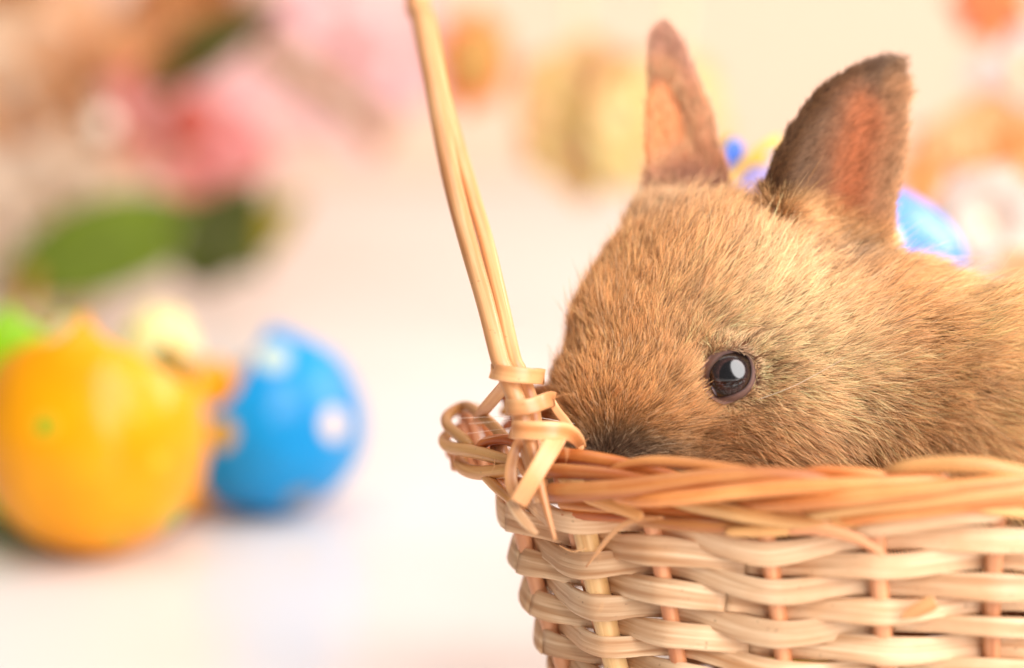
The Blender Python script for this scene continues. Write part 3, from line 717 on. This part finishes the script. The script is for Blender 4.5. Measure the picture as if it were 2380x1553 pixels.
c = mixv(c, .65*gauss(Rt, (99, 5, -24), (5, 30, 9)), lin((140, 90, 50)))  # shading line of the neck crease, painted into the fur
c = mixv(c, .8*gauss(Rt, (79, 15, 17), (6, 20, 5)), lin((110, 74, 54)))  # cavity shade at the near ear's base, put into the colour
# outer ear dark brown, inner warm
edge = -poly_sd(x, z, NE)
ec_ = np.broadcast_to(lin((100, 54, 26)), Rt.shape).copy()
ax_ = (NET-NEA)/np.linalg.norm(NET-NEA); uE = (x-NEA[0])*ax_[1]-(z-NEA[1])*ax_[0]
vE = ((x-NEA[0])*ax_[0]+(z-NEA[1])*ax_[1])/np.linalg.norm(NET-NEA)
uc = uE-(-2.0-7.5*np.clip(vE-.3, -.3, .6))        # across the ear, from the middle of the hollow
ec_ = mixv(ec_, inn*ss(edge, 2.2, 4.5)*.7, lin((146, 98, 68)))
ec_ = mixv(ec_, inn*ss(uc, 2.0, 5.5), lin((214, 146, 96)))  # right lip painted lighter to make up for its shade
ec_ = mixv(ec_, inn*ss(uc, 8, 12)*.8, lin((224, 162, 110)))
ec_ = mixv(ec_, .92*inn*np.exp(-(uc/(5.8-2.2*np.clip(vE-.5, 0, 1)))**2)*ss(vE, -.02, .12)*ss(.86-vE, 0, .2), lin((226, 118, 66)))  # warm inner skin, plus light shining through put into the orange
ec_ = mixv(ec_, inn*gauss(np.stack([uc, vE*30, 0*uE], -1), (1.5, 1.5, 0), (3.5, 4, 1))*.8, lin((90, 44, 32)))  # painted shade deep in the hollow at the ear base
ec_ = mixv(ec_, ss(vE, .84, 1.0)*.7, lin((98, 68, 54)))
c = c*(1-cN[:, None])+cN[:, None]*ec_*.72
fc_ = mixv(np.broadcast_to(lin((196, 136, 110)), Rt.shape).copy(), ss(66-z, 0, 10)*ss(z, 35, 42)*.85, lin((252, 170, 120)))  # far ear strip: glow of light passing through, put into hair colour
fc_ = mixv(fc_, ss(fi_, .0, .6)*.9, lin((250, 172, 120)))  # same painted glow across the far ear's inside
c = c*(1-cF[:, None])+cF[:, None]*fc_
c = mixv(c, .7*np.exp(-(np.maximum(eg, 0)/1.4)**2), lin((196, 156, 136)))
cv = rng.normal(0, 1, NC)[cid]; hv_ = rng.normal(0, 1, len(Rt))
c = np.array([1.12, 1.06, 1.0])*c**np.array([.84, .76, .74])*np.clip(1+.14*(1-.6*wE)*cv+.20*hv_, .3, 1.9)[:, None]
dk = (rng.random(len(Rt)) < .14); c[dk] *= .42
pl = (rng.random(len(Rt)) < .10) & (wN < .5); c[pl] = c[pl]*.45+.55*lin((245, 212, 170))
c = np.clip(c, .006, .95)
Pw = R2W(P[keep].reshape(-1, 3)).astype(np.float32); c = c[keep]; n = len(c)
hc = bpy.data.hair_curves.new('fur'); hc.add_curves([sN]*n)
hc.attributes['position'].data.foreach_set('vector', Pw.ravel())
ra = hc.attributes.get('radius') or hc.attributes.new('radius', 'FLOAT', 'POINT')
thin = np.where(wE[keep] > .5, .85, 1.0)
rad = (np.array([.052, .055, .049, .033, .010])*.001)[None]*rng.uniform(.8, 1.2, (n, 1))*thin[:, None]
ra.data.foreach_set('value', rad.astype(np.float32).ravel())
ca = hc.attributes.new('fur_color', 'FLOAT_COLOR', 'CURVE')
ca.data.foreach_set('color', np.concatenate([c, np.ones((n, 1))], 1).astype(np.float32).ravel())
m_fur = bpy.data.materials.new('rabbit fur'); m_fur.use_nodes = True; nt = m_fur.node_tree; nt.nodes.clear()
out = N(nt, 'ShaderNodeOutputMaterial'); hb = N(nt, 'ShaderNodeBsdfPrincipled')
at = N(nt, 'ShaderNodeAttribute', attribute_name='fur_color'); hi = N(nt, 'ShaderNodeHairInfo')
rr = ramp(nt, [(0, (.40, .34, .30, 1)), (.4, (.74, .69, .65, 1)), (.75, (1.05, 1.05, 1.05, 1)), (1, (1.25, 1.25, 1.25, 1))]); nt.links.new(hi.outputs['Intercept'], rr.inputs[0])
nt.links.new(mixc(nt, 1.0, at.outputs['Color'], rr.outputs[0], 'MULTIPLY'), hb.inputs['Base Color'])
hb.inputs['Roughness'].default_value = .55; hb.inputs['Specular IOR Level'].default_value = .3
nt.links.new(hb.outputs[0], out.inputs[0])
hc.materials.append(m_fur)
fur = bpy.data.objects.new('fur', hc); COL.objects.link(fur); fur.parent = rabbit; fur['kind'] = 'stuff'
print('fur strands', n)
# whiskers
m_wh = plain('whisker', (240, 225, 205), .3)
for (a, b_, c_) in [((1335,985,1),(1220,968,-8),(1065,972,-14)), ((1338,995,1),(1220,992,-9),(1085,1008,-16)), ((1342,1002,1),(1220,978,-12),(1090,985,-20)),
                    ((1345,1010,0),(1240,1000,-10),(1110,1022,-16)), ((1760,930,-2),(1850,895,-7),(1960,835,-8))]:
    Pth = R2W(spline([rp(*a), rp(*b_), rp(*c_)], 16)); tube('whisker', Pth, np.linspace(.00006, .00002, 16), m_wh, rabbit, sec=CIRC8)

# ------------------------------------------------------------------ eggs and shells
def lathe(prof, n=48):
    V = []; F = []
    for (r, z) in prof:
        for j in range(n): a = 2*math.pi*j/n; V.append((r*math.cos(a), r*math.sin(a), z))
    m = len(prof)
    for i in range(m-1):
        for j in range(n): k = (j+1) % n; F.append((i*n+j, i*n+k, (i+1)*n+k, (i+1)*n+j))
    F.append(tuple(range(n-1, -1, -1))); F.append(tuple((m-1)*n+j for j in range(n)))
    return V, F
def egg_prof(w_, h, top=1.0, m=30):
    P = []
    for i in range(m):
        a = math.pi*(i+.02)/(m-1+.04); zz = -math.cos(a)
        r = math.sin(a)*(1-.13*zz); P.append((w_/2*r*1.0, h/2*(zz+1)))
    return P
def egg(name, loc, w_, h, mat, rot=(0, 0, 0), parent=None):
    V, F = lathe(egg_prof(w_, h)); V = np.array(V)-np.array([0, 0, h/2])
    o = mesh_obj(name, V, F, mat, parent); o.location = loc; o.rotation_euler = rot
    return o
def cracked_cup(name, loc, w_, h, rim_fn, mat_out, mat_in, rotz=0, tilt=(0, 0)):
    """egg shell cup with jagged top; rim_fn(angle)-> fraction of height"""
    n = 72; m = 26; t = .0022
    V = []; F = []
    def ring(s, th, inset):
        hh = rim_fn(th)*h; z = s*hh; zz = z/h*2-1; zz = min(.9995, max(-.985, zz))
        r = math.sqrt(max(0, 1-zz*zz))*(1-.13*zz)*w_/2 - inset
        return (max(r, .0005)*math.cos(th), max(r, .0005)*math.sin(th), z+(inset if s < .02 else 0))
    for i in range(m):
        for j in range(n): V.append(ring(i/(m-1), 2*math.pi*j/n, 0))
    for i in range(m):
        for j in range(n): V.append(ring((m-1-i)/(m-1)*.97+.03 if i else 1, 2*math.pi*j/n, t))
    for i in range(2*m-1):
        for j in range(n): k = (j+1) % n; F.append((i*n+j, i*n+k, (i+1)*n+k, (i+1)*n+j))
    F.append(tuple(range(n-1, -1, -1))); F.append(tuple((2*m-1)*n+j for j in range(n)))
    o = mesh_obj(name, V, F, mat_out); o.data.materials.append(mat_in)
    for p in o.data.polygons:
        if p.index >= m*n: p.material_index = 1
    o.location = loc; o.rotation_euler = (tilt[0], tilt[1], rotz)
    return o
def table_pt(px, py):
    q = FWD + RGT*((px-1190)*K) + UPV*((776.5-py)*K); return CAM + q*(-CAM[2]/q[2])
def tooth(angs, vals):
    a = np.array(angs+[angs[0]+2*math.pi]); v = np.array(vals+[vals[0]])
    def f(th):
        th = (th-a[0]) % (2*math.pi)+a[0]; return float(np.interp(th, a, v))
    return f
m_in = plain('cream shell inside', (246, 226, 196), .5, noise=.02)
D2 = math.pi/180
# local angle -90 deg faces the camera
yw, yh = .0735, .0855
ydots = []
def surf_dot(w_, h, ang, zf, r):
    z = zf*h; zz = z/h*2-1; rr_ = math.sqrt(1-zz*zz)*(1-.13*zz)*w_/2; return (rr_*math.cos(ang*D2), rr_*math.sin(ang*D2), z, r)
m_yel = dotted('yellow glaze', (254, 162, 0), [surf_dot(yw, yh, -106, .57, .0042), surf_dot(yw, yh, -48, .42, .003), surf_dot(yw, yh, -30, .18, .006), surf_dot(yw, yh, -160, .5, .004), surf_dot(yw, yh, -70, .15, .003), surf_dot(yw, yh, 40, .5, .004)], (165, 180, 40), .42)
pY = table_pt(196, 1332); 
cup = cracked_cup('eggshell_cup', (pY[0], pY[1]+.028, 0), yw, yh, tooth([-170*D2, -135*D2, -108*D2, -90*D2, -72*D2, -50*D2, -5*D2, 30*D2, 75*D2, 120*D2, 155*D2], [.74, .84, .86, .955, .87, .80, .62, .80, .64, .86, .68]), m_yel, m_in)
tag(cup, 'large yellow eggshell shaped cup with jagged top and small green dots on the table', 'egg cup', 'cracked eggshell cups on the table')
bw_, bh = .067, .067
m_blue = dotted('blue glaze', (14, 146, 212), [surf_dot(bw_, bh, -112, .50, .0058), surf_dot(bw_, bh, -42, .52, .0062), surf_dot(bw_, bh, -78, .86, .0062), surf_dot(bw_, bh, -60, .14, .0055), surf_dot(bw_, bh, 10, .3, .0055), surf_dot(bw_, bh, 60, .6, .0055), surf_dot(bw_, bh, 120, .4, .0055)],
                [(205, 170, 70), (236, 214, 200), (190, 205, 190), (150, 150, 150), (236, 214, 200), (205, 170, 70), (236, 214, 200)], .4)
pB = table_pt(614, 1212)
cup = cracked_cup('eggshell_cup', (pB[0], pB[1]+.016, 0), bw_, bh, tooth([-178*D2, -150*D2, -122*D2, -106*D2, -92*D2, -72*D2, -45*D2, -15*D2, 20*D2, 60*D2, 100*D2, 140*D2], [.70, .74, .60, .68, .94, .985, .97, .88, .74, .66, .76, .60]), m_blue, m_in)
tag(cup, 'small blue eggshell shaped cup with pale polka dots right of the yellow one', 'egg cup', 'cracked eggshell cups on the table')
m_green = dotted('green glaze', (140, 190, 10), [surf_dot(.07, .09, -60, .5, .005), surf_dot(.07, .09, -110, .4, .005)], (235, 220, 110), .3)
pG = table_pt(55, 1215)
cup = cracked_cup('eggshell_cup', (pG[0], pG[1], 0), .068, .080, tooth([-170*D2, -130*D2, -95*D2, -55*D2, -15*D2, 40*D2, 90*D2, 140*D2], [.74, .84, .97, .86, .9, .76, .9, .72]), m_green, m_in)
tag(cup, 'bright green eggshell shaped cup half hidden behind the yellow cup at the left edge', 'egg cup', 'cracked eggshell cups on the table')
pP = table_pt(412, 1212)
cup = cracked_cup('eggshell_cup', (pP[0], pP[1]+.012, 0), .046, .064, tooth([-170*D2, -130*D2, -100*D2, -60*D2, -15*D2, 40*D2, 90*D2, 140*D2], [.70, .80, .93, .80, .86, .72, .85, .7]), m_yel, m_in)
tag(cup, 'smaller yellow eggshell cup tucked between the large yellow cup and the blue cup', 'egg cup', 'cracked eggshell cups on the table')
m_py = plain('pale yellow shell', (255, 232, 160), .35, noise=.04)
pP = table_pt(372, 1120)
cup = cracked_cup('eggshell_cup', (pP[0], pP[1], 0), .034, .068, tooth([-170*D2, -130*D2, -95*D2, -55*D2, -15*D2, 40*D2, 90*D2, 140*D2], [.84, .94, .97, .9, .95, .86, .95, .82]), m_py, m_in)
tag(cup, 'slim pale yellow eggshell cup peeking out between the yellow cup and the blue cup', 'egg cup', 'cracked eggshell cups on the table')
# coloured eggs lying in the basket under the rabbit, glimpsed through the weave; the dark olive one is added to darken the gaps
for i, (x_, y_, c_, lab) in enumerate([(.055, .655, (60, 50, 12), 'dark olive egg added to darken the gaps,'), (.088, .640, (236, 150, 20), 'orange egg'), (.122, .637, (210, 40, 25), 'red egg'), (.156, .640, (245, 175, 20), 'yellow egg'), (.188, .655, (70, 110, 30), 'green egg'),
                                     (.07, .688, (240, 190, 40), 'gold egg'), (.11, .690, (225, 110, 30), 'amber egg'), (.15, .69, (200, 60, 40), 'brick red egg')]):
    e = egg('egg', (x_, y_, .0165), .028, .034, plain('egg paint', c_, .35, noise=.05), (math.pi/2, 0, .5*i))
    tag(e, lab + ' lying inside the basket under the rabbit, glimpsed through the weave', 'egg', 'eggs inside the basket')

# decorated eggs on sticks behind the basket
def stick(o, x_, y_, z1):
    P = np.stack([np.full(8, x_), np.full(8, y_), np.linspace(.0, z1, 8)], -1); tube('stick', P, .0016, M_STAKE, o, sec=CIRC8)
m_bl2 = dotted('blue painted egg', (98, 150, 245), [(.012, -.019, .012, .0035), (.019, -.012, .004, .003), (.024, -.004, .008, .003), (.004, -.024, .004, .0035), (-.01, -.02, .01, .0035)], (200, 225, 110), .3)
root = tag(empty('decorative_egg'), 'blue painted egg with lime dots showing behind the near ear and back', 'egg', 'painted eggs on sticks')
pc = W(1965, 612, .80); e = egg('egg_body', pc, .050, .068, m_bl2, (0, math.pi/2, 0), root); stick(root, pc[0], pc[1], pc[2]-.02)
root = tag(empty('decorative_egg'), 'lavender egg with yellow and blue ribbon bow showing between the two ears', 'egg', 'painted eggs on sticks')
pc = W(1800, 480, .79); e = egg('egg_body', pc, .030, .036, plain('lavender paint', (178, 168, 232), .35, noise=.05), (0, .9, 0), root); stick(root, pc[0], pc[1], pc[2]-.012)
m_rib = plain('yellow ribbon', (246, 208, 95), .5, trans=.3); m_ribb = plain('blue ribbon', (90, 140, 240), .4, trans=.2)
def rib(pts, width, mat, par):
    C = spline(pts, 20); P = np.stack([W(*q_) for q_ in C]); ribbon('ribbon', P, np.broadcast_to([.1, -1, .15], P.shape), width, .0005, mat, par)
rib([(1800,380,.782),(1745,372,.778),(1712,400,.776),(1690,440,.774)], .0028, m_rib, root)
rib([(1700,412,.776),(1740,374,.775),(1780,340,.775),(1812,322,.777)], .0028, m_rib, root)
rib([(1690,396,.778),(1694,360,.777),(1706,335,.777),(1716,345,.778),(1712,370,.779),(1696,400,.78)], .0032, m_ribb, root)
rib([(1686,350,.779),(1692,328,.779),(1702,318,.779)], .0025, plain('olive ribbon', (190, 165, 60), .5), root)

# ------------------------------------------------------------------ flowers
def petal(name, base, d, nrm, L, wd, mat, parent, cup=.25, curl=.3, tipw=.35):
    d = norm(np.asarray(d, float)); nrm = np.asarray(nrm, float); nrm = norm(nrm-d*(nrm@d)); sd = np.cross(d, nrm)
    nu, nv = 7, 9; V = []; F = []; ang = 0
    for side in (0, 1):
        for i in range(nv):
            v = i/(nv-1); wv = wd/2*(math.sin(math.pi*min(1, v*.93+.06))**.7)*(1-tipw*v*.4)+.0008
            for j in range(nu):
                u = j/(nu-1)*2-1
                h = cup*wd*.5*u*u - curl*L*v*v*.5 + .03*L*math.sin(v*7+u*3)*v
                p = np.asarray(base)+d*(v*L)*(1-.08*abs(u))+sd*(u*wv)+nrm*(h+(0.0006 if side else -.0006))
                V.append(p)
    o = nu*nv
    for i in range(nv-1):
        for j in range(nu-1):
            a = i*nu+j; F.append((a, a+1, a+nu+1, a+nu)); F.append((o+a+nu, o+a+nu+1, o+a+1, o+a))
    for i in range(nv-1):
        a = i*nu; F.append((a, a+nu, o+a+nu, o+a)); a = i*nu+nu-1; F.append((o+a, o+a+nu, a+nu, a))
    for j in range(nu-1):
        a = (nv-1)*nu+j; F.append((a, a+1, o+a+1, o+a)); F.append((o+j, o+j+1, j+1, j))
    return mesh_obj(name, V, F, mat, parent)
m_stem = plain('flower stem', (150, 165, 90), .5, noise=.08); m_stemp = plain('pale stem', (225, 205, 165), .6, noise=.05)
m_leafd = plain('dark olive leaf', (76, 80, 2), .7, noise=.2, trans=.25, scale=40); m_leaf = plain('green leaf', (112, 130, 2), .7, noise=.15, trans=.3, scale=40)
m_leafb = plain('brown olive leaf', (110, 78, 12), .7, noise=.15, trans=.25, scale=40); m_leafy = plain('yellow green leaf', (176, 154, 20), .7, noise=.1, trans=.3, scale=40)
def flower(px, py, D, rpx, face, mats, center, label, group, npet=6, rings=1, stem=None, cup=.25, curl=.25, wfac=.8, rot=0.0, crad=.22, stemmat=None):
    root = tag(empty('flower'), label, 'flower', group)
    c0 = W(px, py, D); R_ = rpx*K*D; face = norm(np.asarray(face, float))
    e1 = norm(np.cross(face, [0, 0, 1.0])); e2 = np.cross(e1, face)
    for rg in range(rings):
        fr = 1-.28*rg; el = .15+.45*rg
        for k in range(npet):
            a = rot+2*math.pi*(k+.5*rg)/npet + rng.normal(0, .06)
            d = (e1*math.cos(a)+e2*math.sin(a))*math.cos(el)+face*math.sin(el)
            petal('petal', c0+face*.002*rg, d, face*math.cos(el)-(e1*math.cos(a)+e2*math.sin(a))*math.sin(el), R_*fr*rng.uniform(.92, 1.05), R_*fr*wfac, mats[(k+rg) % len(mats)], root, cup, curl)
    V, F = lathe([(math.sin(math.pi*(i+.05)/9.1)*crad*R_, -math.cos(math.pi*(i+.05)/9.1)*crad*R_*.6) for i in range(10)], 16)
    o = mesh_obj('flower_center', V, F, center, root); o.rotation_euler = Vector(face.tolist()).to_track_quat('Z', 'Y').to_euler(); o.location = c0+face*crad*R_*.3
    if stem is not None:
        P = spline([c0-face*.004]+[np.asarray(s, float) for s in stem], 24); tube('stem', P, .0022, stemmat or m_stem, root, sec=CIRC8)
    return root
def leaf(root, a, b, D0, D1, wpx, mat, nrm=(0, -1, .4), curl=.15):
    A = W(a[0], a[1], D0); B = W(b[0], b[1], D1); L = np.linalg.norm(B-A)
    return petal('leaf', A, B-A, nrm, L, wpx*K*D0, mat, root, .12, curl, .6)
cen_red = plain('red flower heart', (196, 88, 70), .6, noise=.1); cen_y = plain('yellow flower heart', (244, 200, 120), .6, noise=.1); cen_o = plain('olive flower heart', (200, 150, 78), .7, noise=.15)
def pm(n, c, t=.35): return plain(n, c, .55, noise=.05, trans=t, scale=25)
pk1, pk2, pk3 = pm('rose pink petal', (244, 156, 150)), pm('light pink petal', (254, 204, 202)), pm('peach pink petal', (250, 184, 154))
cr1, cr2, cr3 = pm('cream petal', (250, 224, 196)), pm('peach petal', (250, 204, 158)), pm('apricot petal', (238, 182, 122))
ru1, ru2 = pm('rust petal', (186, 112, 62)), pm('caramel petal', (222, 160, 100))
og1, og2, ye1, ye2 = pm('orange petal', (252, 164, 92)), pm('light orange petal', (254, 206, 146)), pm('yellow petal', (254, 226, 150)), pm('pale yellow petal', (254, 230, 170))
re1 = pm('coral petal', (250, 136, 98)); wh1, wh2 = pm('ivory petal', (250, 234, 220), .2), pm('blush petal', (248, 226, 214), .2)
base_l = W(-500, 600, 1.50)
def gather(px, py, D): return [W(px-120, py+30, D+.05), W(px-350, 520, D+.12), base_l]
BG = 'flowers of the bouquet lying at the left'
r1 = flower(440, 285, 1.381, 225, (.25, -1, .1), [pk1, pk3, pk1, pk2, pk2, pk1], cen_red, 'rose pink open flower with red heart, lowest bloom of the left bouquet', BG, 6, 1, gather(440, 285, 1.381), curl=.35, rot=-1.57, crad=.3)
leaf(r1, (440,480), (620,640), 1.35, 1.35, 190, m_leafd); leaf(r1, (440,660), (610,400), 1.35, 1.36, 200, m_leafd); leaf(r1, (480,640), (720,440), 1.38, 1.40, 130, m_leafy)
r2 = flower(800, 120, 1.462, 300, (.2, -1, .25), [pk2, pk2, pm('blush pink petal', (250, 212, 204))], cen_red, 'large pale pink flower at the top, right side of the left bouquet', BG, 6, 1, gather(760, 130, 1.474), curl=.3, rot=.3, crad=.10)
P = spline([W(600,110,1.31), W(740,190,1.31), W(820,255,1.31), W(900,335,1.31)], 16); tube('stem', P, .0062, plain('taupe stem', (176, 140, 100), .6, noise=.08), r2, sec=CIRC8)
r3 = flower(150, 240, 1.427, 310, (.3, -1, .2), [cr2, cr1, cr2, cr3], cen_y, 'big peach coloured rose in the upper left corner', BG, 7, 3, gather(100, 240, 1.427), cup=.4, curl=.2, crad=.15)
leaf(r3, (335,205), (670,-20), 1.30, 1.30, 135, m_leafb); leaf(r3, (430,150), (650,30), 1.295, 1.29, 80, m_leafd)
r4 = flower(110, 530, 1.357, 265, (.3, -1, .35), [cr1, pm('pale cream petal', (242, 222, 200)), cr1], cen_y, 'creamy white rose below the peach rose at the left edge', BG, 7, 3, gather(60, 530, 1.381), cup=.4, curl=.15, crad=.12)
leaf(r4, (30,670), (480,440), 1.287, 1.310, 240, m_leaf, (0, -.9, .5)); leaf(r4, (60,655), (470,560), 1.275, 1.287, 170, m_leaf, (0, -.9, .6))
P = spline([W(62,760,1.170), W(66,700,1.205), W(72,640,1.264)], 10); tube('stem', P, .0028, plain('ochre stem', (196, 140, 52), .6, noise=.08), r4, sec=CIRC8)
r5 = flower(430, 20, 1.486, 170, (.2, -1, .2), [ru1, ru2, ru1], cen_o, 'rust brown flower at the top edge behind the pink ones', BG, 7, 2, gather(380, 20, 1.498), curl=.2)
r6 = flower(30, 10, 1.521, 150, (.2, -1, .2), [ru1, ru2], cen_o, 'brown flower cut off by the top left corner', BG, 6, 2, gather(0, 10, 1.521), curl=.2)
bead = egg('highlight_bead', W(238, 285, 1.30), .012, .012, plain('glossy', (252, 236, 214), .15, coat=1.0)); tag(bead, 'round cream pearl bead added for the blurred highlight on the peach rose', 'bead')  # bead added to stand for a blurred highlight spot
HG = 'blossoms hanging down behind the basket'
def up(px, py, D): return [W(px+10, py-150, D+.03), W(px+30, -300, D+.05), W(px+60, -700, D+.05)]
flower(1085, 140, 1.2, 135, (.85, -1, .0), [og1, re1, og1], plain('dark olive heart', (176, 126, 58), .7), 'orange flower with olive heart right behind the basket handle', HG, 8, 1, up(1085, 140, 1.2), rot=.2, crad=.62, curl=.1, wfac=1.0, stemmat=m_stemp)
flower(1370, 265, 1.22, 205, (-.2, -1, .1), [og2, ye1, og2], cen_y, 'yellow orange flower left of the far ear', HG, 6, 1, up(1330, 200, 1.22), rot=.5, wfac=1.25, stemmat=m_stemp)
flower(1520, 290, 1.2, 190, (.1, -1, .1), [ye1, og2, ye2], cen_y, 'soft yellow flower half hidden behind the far ear', HG, 6, 1, up(1560, 250, 1.2), rot=.1, wfac=1.25, stemmat=m_stemp)
flower(2300, 10, 1.1, 105, (-.2, -1, 0), [re1, og1], cen_o, 'coral flower cut off by the top edge at the right', HG, 7, 1, up(2300, 0, 1.1), stemmat=m_stemp)
flower(2385, 170, 1.2, 150, (-.2, -1, .1), [pk2, wh2], cen_y, 'pale pink flower at the right edge under the coral one', HG, 6, 1, up(2385, 150, 1.2), stemmat=m_stemp)
VG = 'flowers standing behind the basket'
flower(2290, 525, .97, 165, (-.15, -1, .25), [wh1, wh2, wh1], plain('ivory heart', (236, 204, 178), .8), 'round ivory rose behind the rabbit back', VG, 7, 2, [W(2300, 800, .97), W(2290, 1180, .97)], cup=.35, curl=.1, crad=.3, wfac=1.2)
flower(2290, 430, 1.08, 225, (-.1, -1, .2), [og2, og1, og2], cen_o, 'orange flower above and behind the ivory rose', VG, 8, 1, [W(2300, 800, 1.08), W(2290, 1030, 1.08)], curl=.1, wfac=1.3)
flower(2375, 640, .86, 75, (-.2, -1, .2), [og2, cr2], cen_o, 'small peach flower at the right edge beside the ivory rose', VG, 6, 1, [W(2385, 900, .86), W(2390, 1330, .88)], curl=.1)
